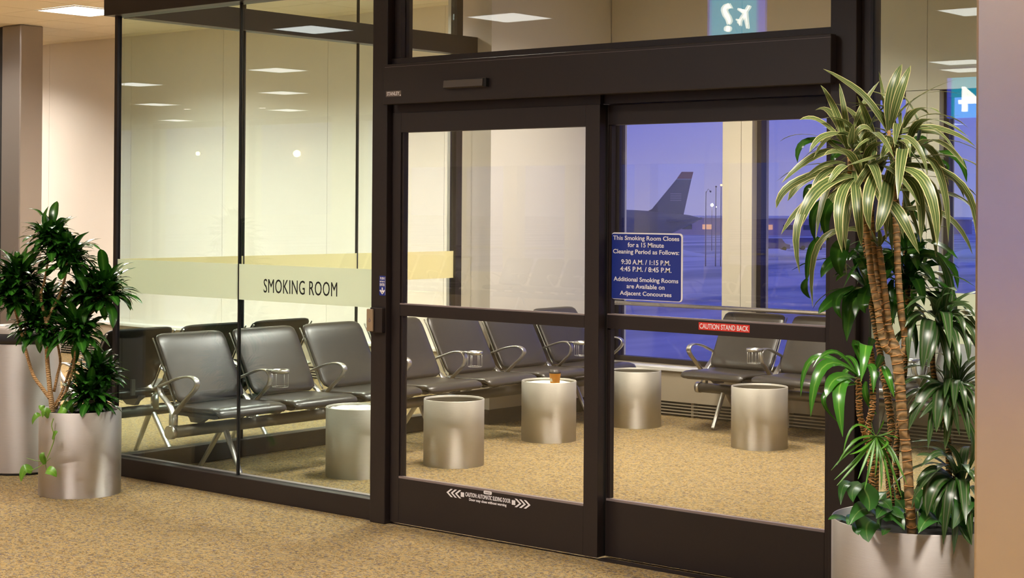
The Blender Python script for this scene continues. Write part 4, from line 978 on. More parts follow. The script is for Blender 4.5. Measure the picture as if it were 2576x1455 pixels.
NARROW = [([5.552,-0.94,0.839],[5.522,-1.031,0.881],[5.511,-1.092,0.791],0.0099,'n'),([5.552,-0.94,0.839],[5.537,-1.018,0.841],[5.529,-1.077,0.828],0.0099,'n'),([5.552,-0.94,0.839],[5.522,-1.031,0.829],[5.495,-1.105,0.754],0.0099,'n'),([5.552,-0.94,0.839],[5.517,-1.035,0.803],[5.48,-1.117,0.736],0.0099,'n'),([5.552,-0.94,0.839],[5.542,-1.014,0.803],[5.528,-1.078,0.79],0.0099,'n'),([5.552,-0.94,0.839],[5.529,-1.024,0.774],[5.488,-1.111,0.704],0.0099,'n'),([5.552,-0.94,0.839],[5.525,-1.028,0.755],[5.495,-1.105,0.685],0.0099,'n'),([5.552,-0.94,0.839],[5.552,-1.005,0.774],[5.549,-1.059,0.707],0.0099,'n'),([5.552,-0.94,0.839],[5.579,-0.983,0.804],[5.593,-1.022,0.717],0.0099,'n'),([5.552,-0.94,0.839],[5.606,-0.96,0.849],[5.652,-0.974,0.845],0.0099,'n'),([5.552,-0.94,0.839],[5.566,-0.994,0.875],[5.584,-1.031,0.915],0.0099,'n'),([5.552,-0.94,0.839],[5.606,-0.96,0.827],[5.6,-1.017,0.803],0.0099,'n'),([5.552,-0.94,0.839],[5.601,-0.964,0.749],[5.635,-0.986,0.634],0.0099,'n'),([5.552,-0.94,0.839],[5.611,-0.955,0.756],[5.662,-0.964,0.643],0.0099,'n'),([5.552,-0.94,0.839],[5.562,-0.997,0.755],[5.566,-1.045,0.671],0.0099,'n'),([5.552,-0.94,0.839],[5.589,-0.974,0.755],[5.608,-1.01,0.672],0.0099,'n'),([5.552,-0.94,0.839],[5.606,-0.96,0.804],[5.642,-0.981,0.762],0.0099,'n'),([5.552,-0.94,0.839],[5.616,-0.952,0.801],[5.659,-0.967,0.736],0.0099,'n'),([5.552,-0.94,0.839],[5.589,-0.975,0.875],[5.615,-1.005,0.906],0.0099,'n'),([5.552,-0.94,0.839],[5.606,-0.96,0.856],[5.644,-0.98,0.874],0.0099,'n'),([5.552,-0.94,0.839],[5.566,-0.993,0.781],[5.576,-1.037,0.716],0.0099,'n'),([5.552,-0.94,0.839],[5.621,-0.947,0.775],[5.674,-0.954,0.692],0.0099,'n')]
DARKSTRIPE = [([5.609,-0.674,1.22],[5.613,-0.801,1.224],[5.627,-0.853,1.09],0.0285,'n'),([5.618,-0.666,1.217],[5.654,-0.766,1.206],[5.663,-0.822,1.06],0.051,'n'),([5.627,-0.658,1.218],[5.672,-0.75,1.176],[5.677,-0.811,1.075],0.033,'n'),([5.641,-0.646,1.224],[5.732,-0.7,1.249],[5.773,-0.731,1.181],0.03,'n'),([5.641,-0.646,1.221],[5.721,-0.709,1.189],[5.75,-0.749,1.079],0.027,'n'),([5.641,-0.646,1.212],[5.746,-0.688,1.195],[5.784,-0.721,1.091],0.033,'n'),([5.646,-0.642,1.218],[5.755,-0.681,1.225],[5.805,-0.704,1.145],0.033,'n'),([5.637,-0.65,1.208],[5.7,-0.727,1.146],[5.734,-0.763,1.061],0.03,'n'),([5.641,-0.646,1.236],[5.744,-0.691,1.285],[5.802,-0.707,1.246],0.024,'n'),([5.63,-0.656,1.236],[5.709,-0.72,1.285],[5.786,-0.721,1.297],0.021,'n'),([5.618,-0.666,1.236],[5.622,-0.794,1.284],[5.624,-0.857,1.251],0.024,'n'),([5.632,-0.654,1.242],[5.686,-0.74,1.303],[5.736,-0.763,1.327],0.018,'n'),([5.627,-0.658,1.242],[5.663,-0.759,1.297],[5.672,-0.817,1.329],0.018,'n'),([5.613,-0.67,1.227],[5.626,-0.79,1.254],[5.617,-0.862,1.209],0.024,'n'),([5.665,-0.624,0.991],[5.691,-0.733,0.977],[5.7,-0.79,0.851],0.057,'n'),([5.67,-0.62,0.994],[5.714,-0.713,0.978],[5.762,-0.738,0.84],0.033,'n'),([5.677,-0.614,0.994],[5.742,-0.69,1.008],[5.78,-0.723,0.906],0.027,'n'),([5.665,-0.624,0.994],[5.663,-0.756,1.025],[5.652,-0.832,1.042],0.018,'n'),([5.672,-0.618,0.991],[5.756,-0.679,1.014],[5.803,-0.704,0.993],0.018,'n'),([5.663,-0.626,0.997],[5.696,-0.729,1.044],[5.7,-0.792,1.084],0.018,'n'),([5.665,-0.624,0.985],[5.654,-0.764,0.989],[5.627,-0.851,0.857],0.045,'n'),([5.663,-0.626,0.979],[5.645,-0.771,0.965],[5.629,-0.85,0.917],0.027,'n'),([5.674,-0.616,0.985],[5.763,-0.673,0.981],[5.803,-0.703,0.873],0.033,'n'),([5.672,-0.618,0.979],[5.746,-0.686,0.942],[5.787,-0.716,0.822],0.033,'n'),([5.665,-0.624,0.979],[5.673,-0.748,0.947],[5.656,-0.827,0.899],0.024,'n'),([5.665,-0.624,0.976],[5.71,-0.717,0.905],[5.723,-0.77,0.792],0.033,'n'),([5.686,-0.63,0.673],[5.691,-0.783,0.725],[5.662,-0.86,0.685],0.0296,'n'),([5.686,-0.63,0.67],[5.691,-0.783,0.679],[5.689,-0.835,0.568],0.0624,'n'),([5.691,-0.626,0.667],[5.729,-0.751,0.647],[5.732,-0.799,0.474],0.0394,'n'),([5.696,-0.622,0.68],[5.769,-0.717,0.64],[5.806,-0.736,0.475],0.0394,'n'),([5.688,-0.628,0.68],[5.711,-0.767,0.777],[5.674,-0.85,0.737],0.0296,'n'),([5.691,-0.626,0.687],[5.691,-0.783,0.764],[5.662,-0.86,0.776],0.0197,'n'),([5.693,-0.624,0.687],[5.779,-0.709,0.719],[5.816,-0.73,0.68],0.0263,'n'),([5.686,-0.63,0.673],[5.673,-0.798,0.705],[5.649,-0.869,0.594],0.0197,'n'),([5.701,-0.616,0.533],[5.769,-0.716,0.516],[5.806,-0.736,0.472],0.0361,'n'),([5.693,-0.624,0.68],[5.734,-0.747,0.745],[5.741,-0.793,0.767],0.0197,'n'),([5.686,-0.63,0.673],[5.704,-0.772,0.653],[5.707,-0.821,0.582],0.0361,'n')]
POTHOS = [([5.439,-0.889,0.518],[5.443,-0.99,0.556],[5.443,-1.069,0.56],0.023,'p'),([5.5,-0.838,0.548],[5.503,-0.94,0.586],[5.498,-1.023,0.541],0.0493,'p'),([5.49,-0.846,0.532],[5.513,-0.931,0.524],[5.547,-0.98,0.483],0.0624,'p'),([5.505,-0.833,0.515],[5.578,-0.877,0.57],[5.641,-0.902,0.526],0.0558,'p'),([5.668,-0.696,0.523],[5.679,-0.792,0.558],[5.676,-0.872,0.514],0.0493,'p'),([5.698,-0.671,0.56],[5.769,-0.717,0.614],[5.765,-0.797,0.53],0.0624,'p'),([5.457,-0.875,0.658],[5.518,-0.928,0.625],[5.547,-0.981,0.587],0.0591,'p'),([5.5,-0.838,0.598],[5.558,-0.894,0.612],[5.607,-0.931,0.591],0.0394,'p'),([5.459,-0.873,0.661],[5.478,-0.962,0.651],[5.507,-1.015,0.619],0.0361,'p'),([5.439,-0.89,0.657],[5.453,-0.983,0.664],[5.475,-1.042,0.609],0.0263,'p'),([5.566,-0.782,0.576],[5.593,-0.864,0.573],[5.636,-0.906,0.565],0.0361,'p'),([5.515,-0.825,0.559],[5.558,-0.894,0.59],[5.567,-0.965,0.564],0.046,'p'),([5.47,-0.863,0.515],[5.488,-0.952,0.52],[5.522,-1.002,0.506],0.0296,'p'),([5.515,-0.824,0.499],[5.563,-0.889,0.518],[5.582,-0.951,0.506],0.0296,'p'),([5.444,-0.885,0.545],[5.473,-0.965,0.553],[5.493,-1.027,0.541],0.0296,'p')]
CANES = {'trunk':[[5.614,-0.794,0.492,0.0165],[5.617,-0.818,0.603,0.0165],[5.609,-0.826,0.767,0.017],[5.597,-0.838,0.907,0.0175],[5.59,-0.845,1.027,0.018],[5.581,-0.853,1.111,0.02],[5.574,-0.859,1.153,0.016],[5.567,-0.865,1.168,0.009]],'left':[[5.578,-0.855,1.123,0.014],[5.558,-0.873,1.129,0.012],[5.544,-0.885,1.167,0.0115],[5.534,-0.893,1.251,0.0115],[5.533,-0.894,1.267,0.0115],[5.517,-0.909,1.374,0.0115],[5.506,-0.92,1.502,0.0115],[5.497,-0.927,1.559,0.012],[5.463,-0.957,1.712,0.009],[5.459,-0.961,1.765,0.008],[5.458,-0.963,1.819,0.008]],'left2':[[5.564,-0.841,1.133,0.012],[5.543,-0.833,1.164,0.011],[5.529,-0.845,1.249,0.011],[5.519,-0.854,1.337,0.011],[5.506,-0.867,1.444,0.011],[5.497,-0.875,1.552,0.011],[5.489,-0.883,1.695,0.009],[5.45,-0.916,1.748,0.008],[5.445,-0.921,1.802,0.007]],'mid':[[5.574,-0.859,1.147,0.012],[5.569,-0.863,1.177,0.011],[5.56,-0.872,1.222,0.011],[5.56,-0.871,1.232,0.011],[5.544,-0.887,1.41,0.0105],[5.536,-0.894,1.485,0.009]],'right':[[5.583,-0.851,1.111,0.014],[5.601,-0.836,1.123,0.012],[5.603,-0.834,1.177,0.0115],[5.595,-0.842,1.252,0.0115],[5.587,-0.85,1.374,0.0115],[5.582,-0.855,1.517,0.0115],[5.579,-0.859,1.624,0.0115],[5.571,-0.867,1.784,0.009],[5.564,-0.873,1.837,0.008],[5.561,-0.876,1.884,0.006]],'k1':[[5.457,-0.756,0.576,0.011],[5.468,-0.814,0.752,0.011],[5.462,-0.846,0.826,0.011],[5.457,-0.877,0.898,0.011],[5.459,-0.889,0.981,0.011],[5.458,-0.891,1.03,0.011]],'k2':[[5.428,-0.716,0.584,0.011],[5.442,-0.771,0.71,0.011],[5.451,-0.803,0.849,0.011],[5.471,-0.813,0.924,0.011],[5.471,-0.814,1.046,0.011],[5.464,-0.821,1.132,0.011]],'g1':[[5.428,-0.584,0.515,0.014],[5.427,-0.614,0.76,0.014],[5.438,-0.605,0.825,0.014],[5.428,-0.641,1.0,0.013],[5.388,-0.69,1.326,0.009],[5.397,-0.723,1.439,0.007],[5.373,-0.771,1.66,0.006]],'g2':[[5.426,-0.507,0.504,0.011],[5.422,-0.539,0.717,0.011],[5.455,-0.54,1.026,0.01],[5.473,-0.553,1.325,0.01],[5.47,-0.556,1.419,0.009],[5.459,-0.567,1.576,0.007],[5.479,-0.553,1.808,0.006]],'q1':[[5.631,-0.544,0.535,0.01],[5.631,-0.546,0.773,0.01],[5.615,-0.588,0.947,0.01],[5.614,-0.642,1.059,0.01],[5.627,-0.658,1.221,0.01]],'q2':[[5.666,-0.58,0.544,0.01],[5.686,-0.63,0.673,0.01]],'q3':[[5.631,-0.544,0.535,0.009],[5.649,-0.597,0.889,0.009],[5.665,-0.624,0.991,0.009]],'n1':[[5.505,-0.847,0.593,0.008],[5.531,-0.892,0.734,0.008],[5.552,-0.94,0.839,0.008]]}
LHEADS = [[0.285,-0.612,1.438,0.145,30],[0.368,-0.568,1.332,0.17,36],[0.102,-0.699,1.217,0.15,30],[0.114,-0.754,1.103,0.11,22],[0.511,-0.419,1.151,0.165,34],[0.373,-0.458,1.118,0.14,26],[0.445,-0.552,0.923,0.16,34],[0.186,-0.626,0.931,0.14,28],[0.445,-0.406,0.683,0.12,22],[0.494,-0.494,0.561,0.14,30],[0.183,-0.565,1.07,0.12,18]]
LBRANCH = [[[0.279,-0.583,0.407,0.017],[0.289,-0.602,0.486,0.016],[0.278,-0.611,0.6,0.0135],[0.268,-0.621,0.753,0.012],[0.264,-0.626,0.951,0.011]],[[0.264,-0.626,0.947,0.009],[0.241,-0.647,1.092,0.008],[0.257,-0.634,1.185,0.007],[0.285,-0.612,1.398,0.005]],[[0.264,-0.626,0.947,0.009],[0.289,-0.606,1.021,0.009],[0.319,-0.581,1.093,0.0085],[0.361,-0.573,1.198,0.007],[0.369,-0.567,1.288,0.005]],[[0.28,-0.609,0.524,0.011],[0.242,-0.642,0.592,0.0105],[0.207,-0.672,0.661,0.0095],[0.177,-0.698,0.79,0.009],[0.154,-0.718,0.912,0.008],[0.135,-0.735,0.996,0.007],[0.121,-0.748,1.063,0.005]],[[0.176,-0.699,0.798,0.006],[0.157,-0.69,0.918,0.006],[0.143,-0.676,1.006,0.006],[0.149,-0.659,1.089,0.006],[0.102,-0.699,1.183,0.004]],[[0.289,-0.575,0.468,0.009],[0.318,-0.577,0.501,0.008],[0.378,-0.566,0.581,0.008],[0.424,-0.555,0.72,0.007],[0.438,-0.557,0.797,0.005]],[[0.263,-0.571,0.558,0.008],[0.278,-0.56,0.65,0.008],[0.281,-0.545,0.749,0.007],[0.242,-0.579,0.935,0.006],[0.202,-0.613,0.905,0.004]],[[0.258,-0.562,0.48,0.009],[0.273,-0.511,0.584,0.008],[0.365,-0.436,0.95,0.008],[0.399,-0.435,1.035,0.007],[0.491,-0.436,1.099,0.005]],[[0.424,-0.555,0.724,0.007],[0.402,-0.507,0.609,0.006],[0.445,-0.406,0.661,0.004]],[[0.281,-0.542,0.48,0.008],[0.394,-0.513,0.494,0.007],[0.494,-0.494,0.538,0.004]],[[0.373,-0.43,0.978,0.006],[0.411,-0.411,1.023,0.006],[0.381,-0.45,1.084,0.004]]]
VINE = [[0.484,-0.725,0.441,0.0035],[0.476,-0.731,0.4,0.003],[0.487,-0.721,0.337,0.003],[0.471,-0.734,0.266,0.003],[0.451,-0.75,0.206,0.0025],[0.454,-0.747,0.162,0.002]]
VINE2 = [[[0.456,-0.753,0.207,0.0025],[0.416,-0.786,0.21,0.002],[0.376,-0.82,0.225,0.0015]],[[0.475,-0.736,0.226,0.0025],[0.44,-0.772,0.185,0.0025],[0.406,-0.814,0.157,0.002]]]
VLEAVES = [([0.444,-0.778,0.462],[0.438,-0.808,0.456],[0.416,-0.814,0.41],0.0344,'p'),([0.492,-0.736,0.328],[0.521,-0.738,0.368],[0.521,-0.725,0.374],0.0267,'p'),([0.461,-0.761,0.194],[0.467,-0.783,0.241],[0.467,-0.77,0.258],0.0321,'p'),([0.407,-0.806,0.152],[0.393,-0.844,0.166],[0.37,-0.85,0.098],0.0573,'p'),([0.464,-0.758,0.153],[0.504,-0.751,0.16],[0.518,-0.725,0.125],0.0534,'p'),([0.351,-0.68,0.467],[0.351,-0.706,0.485],[0.328,-0.712,0.498],0.0382,'p'),([0.431,-0.716,0.44],[0.431,-0.743,0.48],[0.411,-0.746,0.441],0.0458,'p'),([0.44,-0.67,0.451],[0.48,-0.663,0.477],[0.494,-0.637,0.453],0.0458,'p'),([0.409,-0.631,0.483],[0.46,-0.614,0.501],[0.469,-0.593,0.454],0.0458,'p')]

# ================================================================== PLANTS
def leaf_geo(mb, pts, W, kind='n', segs=9, fold=0.16, nbias=None, tipdrop=0.0):
    """a solid-edged blade along a quadratic path; u across, v along"""
    b, m_, t_ = (Vector(p) for p in pts)
    ctrl = 2*m_-(b+t_)*0.5
    P = []
    for i in range(segs+1):
        s = i/segs
        P.append((1-s)**2*b+2*s*(1-s)*ctrl+s*s*t_)
    if mb.uv is None: mb.uv = []
    o = len(mb.v)
    tocam = Vector((0.5, -0.62, 0.1))
    for i, p in enumerate(P):
        s = i/segs
        tg = (P[min(i+1, segs)]-P[max(i-1, 0)]).normalized()
        n0 = Vector((0, 0, 1)) if kind == 'u' else (tocam.normalized()*0.75+Vector((0, 0, 0.65)))
        if nbias is not None: n0 = nbias
        side = tg.cross(n0)
        if side.length < 1e-4: side = Vector((1, 0, 0))
        side.normalize()
        nn = side.cross(tg).normalized()
        if kind == 'p':      # heart shaped
            w = W*0.5*(max(0.0, math.sin(PI*min(1, (s*0.93+0.07)))**0.62)*(1.12-0.5*s) if s < 1 else 0.0)
            w = max(w, 0.0008) if s < 1 else 0.0004
        else:
            w = W*0.5*(0.34+0.66*math.sin(min(1.0, s/0.42)*PI/2)) if s < 0.42 else W*0.5*max(0.0, math.cos((s-0.42)/0.58*PI/2))**0.62
            w = max(w, 0.0006)
        wave = 0.05*W*math.sin(s*13+W*900)
        for k, (q, h) in enumerate(((-1, fold), (-0.5, fold*0.30), (0, 0.0), (0.5, fold*0.30), (1, fold))):
            mb.v.append(tuple(p+side*w*q+nn*(w*h+wave*abs(q)*0.6)))
            mb.uv.append((0.5+q*0.5, s))
    for i in range(segs):
        for k in range(4):
            a = o+i*5+k
            mb.face([a, a+1, a+6, a+5], True)
def leaf(parent, mat, pts, W, kind='n', **kw):
    base = Vector(pts[0])-parent.location
    mb = MB()
    q = [Vector(p)-Vector(pts[0]) for p in pts]
    leaf_geo(mb, q, W, kind, **kw)
    o = mb.build('leaf', mat, parent, loc=base)
    return o
def cane(parent, name, data, mat, n=10, sub=4):
    pts = smooth_path([Vector(d[:3])-parent.location for d in data], sub)
    rad = []
    for i in range(len(data)-1):
        for k in range(sub): rad.append(data[i][3]+(data[i+1][3]-data[i][3])*k/sub)
    rad.append(data[-1][3])
    # thin ridges of old leaf scars
    return MB().tube(pts, rad, n).build(name, mat, parent)
def rosette(parent, mat, centre, n, L, W, droop, zmin=-0.35, variants=None, spread=0.02, name='leaf', seed=1, updir=0.3):
    rnd = random.Random(seed)
    c = Vector(centre)-parent.location
    for i in range(n):
        z = zmin+(1-zmin)*((i+0.5)/n)
        a = i*2.39996+rnd.uniform(-.3, .3)
        h = math.sqrt(max(0, 1-z*z))
        d = Vector((h*math.cos(a), h*math.sin(a), z)).normalized()
        me = variants[rnd.randrange(len(variants))]
        y = d
        upv = Vector((0, 0, 1)) if abs(d.z) < 0.95 else Vector((math.cos(a), math.sin(a), 0.0))
        x = y.cross(upv).normalized()
        zz = x.cross(y).normalized()
        o = put(name, me, parent)
        s = L*rnd.uniform(0.82, 1.15)
        mt = Matrix((x*s, y*s, zz*s)).transposed().to_4x4()
        mt.translation = c+d*spread*rnd.uniform(0.5, 1.4)+Vector((0, 0, rnd.uniform(-spread, spread)))
        o.matrix_local = mt
def leaf_variants(mat, W, droops, fold=0.2, name='leaf'):
    out = []
    for k, d in enumerate(droops):
        mb = MB()
        leaf_geo(mb, [(0, 0, 0), (0.02*(k % 3-1), 0.52, 0.08-d*0.12), (0.06*(k % 3-1), 0.93, -d)], W, 'n', 8, fold, Vector((0, 0, 1)))
        out.append(mb.mesh(name, mat))
    return out
def bulk(parent, mat, centres, n, L, W, seed, name='foliage', droop=0.3):
    rnd = random.Random(seed)
    mb = MB()
    for c in centres:
        for i in range(n):
            a = rnd.uniform(0, 2*PI); z = rnd.uniform(-0.6, 0.9); h = math.sqrt(1-z*z)
            d = Vector((h*math.cos(a), h*math.sin(a), z))
            b = Vector(c)-parent.location+d*0.01
            l = L*rnd.uniform(0.7, 1.05)
            leaf_geo(mb, [b, b+d*l*0.55+Vector((0, 0, 0.06*l)), b+d*l*0.95+Vector((0, 0, -droop*l))], W*rnd.uniform(0.8, 1.1), 'n', 6, 0.2, Vector((0, 0, 1)))
    return mb.build(name, mat, parent, kind='stuff')

def planter(label, x, y, r, h, fill, mat):
    t = thing('planter_pot', label, 'planter', (x, y, 0))
    MB().lathe([(0.0, 0.004), (r-0.004, 0.004), (r, 0.0), (r, h-0.003), (r-0.002, h), (r-0.006, h-0.002), (r-0.006, h-fill-0.02)], 72).build('shell', mat, t)
    mb = MB(); rings = []
    for q in range(9):
        rr = (r-0.008)*(1-q/8)+0.0001
        rings.append([(rr*math.cos(2*PI*k/32), rr*math.sin(2*PI*k/32), h-fill+random.uniform(-.006, .006)) for k in range(32)])
    mb.loops(rings, cap=False); mb.build('soil', M['soil'], t, kind='stuff')
    return t
planter('brushed steel planter pot at the left beside the waste bin', 0.405, -0.495, 0.225, 0.468, 0.02, M['pot'])
planter('large brushed steel planter pot at the right in front of the door post', 5.515, -0.545, 0.308, 0.50, 0.045, M['pot'])

# left plant
lp = thing('compact_dracaena', 'dark green dracaena with many dense leaf heads in the left planter', 'plant', (0.405, -0.495, 0.44))
cv = leaf_variants(M['compact'], 0.30, (-0.10, 0.02, 0.10, 0.2, 0.05, 0.15))
for i, (x, y, z, r, n) in enumerate(LHEADS):
    rosette(lp, M['compact'], (x, y, z-0.02), int(n*0.98), r*1.12, 0.2, 0, -0.7, cv, r*0.30, seed=10+i)
bulk(lp, M['compact'], [(h[0]+dx, h[1]+dx*0.5, h[2]-0.02+dz) for h in LHEADS for dx, dz in ((-0.035, 0.0), (0.035, -0.02), (0.0, 0.035))], 46, 0.150, 0.037, 5, droop=0.08)
for i, b in enumerate(LBRANCH):
    cane(lp, 'stem' if i == 0 else 'branch', b, M['branch'], 8)
# trailing vine
tv = thing('trailing_vine', 'light green vine trailing down the front of the left planter', 'vine', tuple(VINE[0][:3]))
cane(tv, 'stem', VINE, M['stem'], 6)
for v in VINE2: cane(tv, 'stem', v, M['stem'], 6)
for b, m_, t_, w, k in VLEAVES:
    leaf(tv, M['vine'], (b, m_, t_), w*1.15, 'p', fold=0.12)

# right planter: its plants
PB = (5.515, -0.545, 0.46)
sd = thing('striped_dracaena', 'tall dracaena with cream striped leaves on ringed canes in the right planter', 'plant', PB)
for k in ('trunk', 'left', 'left2', 'mid', 'right'):
    cane(sd, 'cane', CANES[k], M['cane'], 12, 5)
# old leaf scars: thin rings on the canes
def scars(parent, data, mat, step, seed):
    rnd = random.Random(seed); mb = MB()
    pts = smooth_path([Vector(d[:3])-parent.location for d in data], 8)
    rad = []
    for i in range(len(data)-1):
        for k in range(8): rad.append(data[i][3]+(data[i+1][3]-data[i][3])*k/8)
    rad.append(data[-1][3]); acc = 0
    for i in range(1, len(pts)-1):
        acc += (pts[i]-pts[i-1]).length
        if acc >= step:
            acc = 0
            t = (pts[i+1]-pts[i]).normalized(); x = t.cross(Vector((0.3, 1, 0.1))).normalized(); y = t.cross(x)
            tilt = rnd.uniform(-0.35, 0.35); ph = rnd.uniform(0, 6.28)
            ring = [pts[i]+(x*math.cos(a)+y*math.sin(a))*rad[i]*1.02+t*rad[i]*tilt*math.cos(a+ph) for a in (2*PI*k/10 for k in range(11))]
            mb.tube(ring, 0.0016, 4, cap=False)
    if mb.v: mb.build('leaf_scars', mat, parent, kind='stuff')
M['scar'] = pbr('orange_leaf_scar', (0.62, 0.30, 0.10), 0.7)
for k, st in (('trunk', 0.026), ('left', 0.021), ('left2', 0.018), ('mid', 0.021), ('right', 0.023)):
    scars(sd, CANES[k], M['scar'], st, 3)
for b, m_, t_, w, k in STRIPED:
    leaf(sd, M['striped'], (b, m_, t_), w, k)
sv = leaf_variants(M['striped'], 0.15, (0.1, 0.35, 0.6, 0.8, 0.5), 0.14)
for i, (k, j, n, L) in enumerate((('left', 8, 20, 0.25), ('right', 7, 22, 0.26), ('right', 9, 10, 0.2), ('left', 10, 10, 0.2))):
    q = CANES[k][j]
    rosette(sd, M['striped'], (q[0]+0.02, q[1]+0.05, q[2]), n, L, 0.15, 0, -0.75 if j < 9 else 0.0, sv, 0.02, seed=90+i)
gd = thing('green_dracaena', 'dark green leafy dracaena behind the ringed canes in the right planter', 'plant', PB)
for k in ('g1', 'g2'):
    cane(gd, 'cane', CANES[k], M['cane_green'], 10, 4); scars(gd, CANES[k], M['scar'], 0.02, 4)
for b, m_, t_, w, k in GREEN:
    leaf(gd, M['green'], (b, m_, t_), w, k)
gv = leaf_variants(M['green'], 0.24, (0.25, 0.45, 0.65, 0.5), 0.15)
for i, (k, j, n, L) in enumerate((('g2', 3, 22, 0.22), ('g1', 4, 18, 0.22), ('g2', 4, 18, 0.2))):
    rosette(gd, M['green'], CANES[k][j][:3], n, L, 0.2, 0, -0.5, gv, 0.03, seed=40+i)
gl = thing('glossy_dracaena', 'bright glossy green dracaena leaning left over the right planter', 'plant', PB)
for k in ('k1', 'k2'):
    cane(gl, 'cane', CANES[k], M['cane_green'], 10, 4); scars(gl, CANES[k], M['scar'], 0.011, 5)
for b, m_, t_, w, k in GLOSSY:
    leaf(gl, M['glossy'], (b, m_, t_), w, k)
ds = thing('dark_striped_dracaena', 'dark dracaena with pale striped drooping leaves at the right of the right planter', 'plant', PB)
for k in ('q1', 'q2', 'q3'):
    cane(ds, 'cane', CANES[k], M['cane_green'], 8, 4)
for b, m_, t_, w, k in DARKSTRIPE:
    leaf(ds, M['dark_striped'], (b, m_, t_), w, k)
dv = leaf_variants(M['dark_striped'], 0.16, (0.3, 0.55, 0.75, 0.6), 0.18)
for i, (k, n, L) in enumerate((('q1', 20, 0.22), ('q2', 22, 0.22), ('q3', 18, 0.22))):
    c = CANES[k][-1]
    rosette(ds, M['dark_striped'], (c[0]+0.02, c[1]+0.03, c[2]-0.02), n, L, 0.16, 0, -0.4, dv, 0.02, seed=60+i)
c = CANES['q1'][2]
rosette(ds, M['dark_striped'], (c[0]+0.05, c[1], c[2]), 16, 0.2, 0.16, 0, -0.4, dv, 0.03, seed=77)
nl = thing('narrow_leaf_plant', 'light green plant with narrow grassy leaves low in the right planter', 'plant', PB)
cane(nl, 'stem', CANES['n1'], M['cane_green'], 8, 3)
for b, m_, t_, w, k in NARROW:
    leaf(nl, M['narrow'], (b, m_, t_), w, k)
po = thing('pothos', 'broad heart leaved pothos covering the soil of the right planter', 'plant', PB)
for b, m_, t_, w, k in POTHOS:
    leaf(po, M['pothos'], (b, m_, t_), w*1.45, 'p', fold=0.1)
rnd = random.Random(4)
for i in range(14):
    a = rnd.uniform(0, 2*PI); r_ = rnd.uniform(0.05, 0.22)
    b = Vector((PB[0]+r_*math.cos(a), PB[1]+r_*math.sin(a), 0.475+rnd.uniform(0, 0.05)))
    d = Vector((math.cos(a+rnd.uniform(-1, 1)), math.sin(a+rnd.uniform(-1, 1)), 0.0))*0.10
    leaf(po, M['pothos'], (b, b+d*0.5+Vector((0, 0, 0.035)), b+d+Vector((0, 0, -0.0))), 0.105, 'p', fold=0.1)
for i in range(4):
    a = rnd.uniform(0, 2*PI)
    MB().tube(smooth_path([(0, 0, 0), (0.06*math.cos(a), 0.06*math.sin(a), 0.05), (0.16*math.cos(a), 0.16*math.sin(a), 0.03)], 4), 0.003, 6).build('stem', M['stem'], po)

# ================================================================== OUTSIDE
def at(px, py, dist):
    """a point of the apron scenery: direction given in degrees seen from the viewpoint, real distance in metres"""
    d = fw+rt2*((px-1288)/FPX)-up2*((py-PCY)/FPX)
    return CAM+d*dist
A = math.atan2(rt.y, rt.x)
pl = thing('airliner', 'dark airliner on the apron with red tipped tail fin, partly hidden by the door', 'airplane', tuple(at(1620, 560, 150)), A)
mpp = 150/FPX
def lx(p): return (p-1620)*mpp
def lz(p): return -(p-560)*mpp
fus = []
for px, top, bot in ((1050, 524, 624), (1300, 524, 624), (1500, 526, 622), (1600, 529, 612), (1680, 534, 592), (1735, 541, 566), (1756, 546, 555)):
    r0 = (bot-top)/2*mpp; zc = lz((top+bot)/2)
    fus.append([(lx(px), r0*math.cos(2*PI*k/24), zc+r0*math.sin(2*PI*k/24)) for k in range(24)])
MB().loops(fus).build('fuselage', M['plane'], pl)
def slab(name, poly, th, mat, par, y=0.0):
    mb = MB(); n = len(poly)
    mb.v += [(lx(a), y-th/2, lz(b)) for a, b in poly]+[(lx(a), y+th/2, lz(b)) for a, b in poly]
    mb.face(list(range(n))); mb.face(list(reversed(range(n, 2*n))))
    for i in range(n):
        j = (i+1) % n; mb.face([i, n+i, n+j, j])
    return mb.build(name, mat, par)
fin = slab('tail_fin', [(1622, 535), (1640, 526), (1700, 452), (1738, 452), (1719, 540)], 0.35, M['plane'], pl)
slab('fin_tip', [(1700, 452), (1714, 432), (1743, 432), (1738, 452)], 0.36, M['plane_red'], fin)
slab('fin_stripe', [(1700, 452), (1702, 449), (1739, 449), (1738, 452)], 0.37, M['plane_pale'], fin)
for k in range(4):
    slab('fin_stripe', [(1686, 486+k*5.5), (1713, 486+k*5.5), (1713, 488.5+k*5.5), (1685, 488.5+k*5.5)], 0.38, M['plane_pale'], fin)
for sgn in (-1, 1):
    mb = MB(); q = [(lx(1668), sgn*0.6, lz(556)), (lx(1735), sgn*0.5, lz(556)), (lx(1752), sgn*4.6, lz(548)), (lx(1722), sgn*4.6, lz(548))]
    mb.loops([[(a, b, c-0.08) for a, b, c in q], [(a, b, c+0.08) for a, b, c in q]], smooth=False); mb.build('tailplane', M['plane'], pl)
def ball(name, mat, r, parent, loc=(0, 0, 0)):
    bm = bmesh.new(); bmesh.ops.create_icosphere(bm, subdivisions=2, radius=r)
    q = MB(); q.add(bm, True)
    return q.build(name, mat, parent, loc=loc)
ball('tail_light', M['lamp_white'], 0.10, pl, (lx(1757), -0.4, lz(549)))
mb = MB()
for yy in (-1.4, 1.4):
    mb.tube([(lx(1440), yy, lz(600)), (lx(1440), yy, -5.0-pl.location.z+0.4)], 0.12, 8)
mb.build('landing_gear', M['pole'], pl)

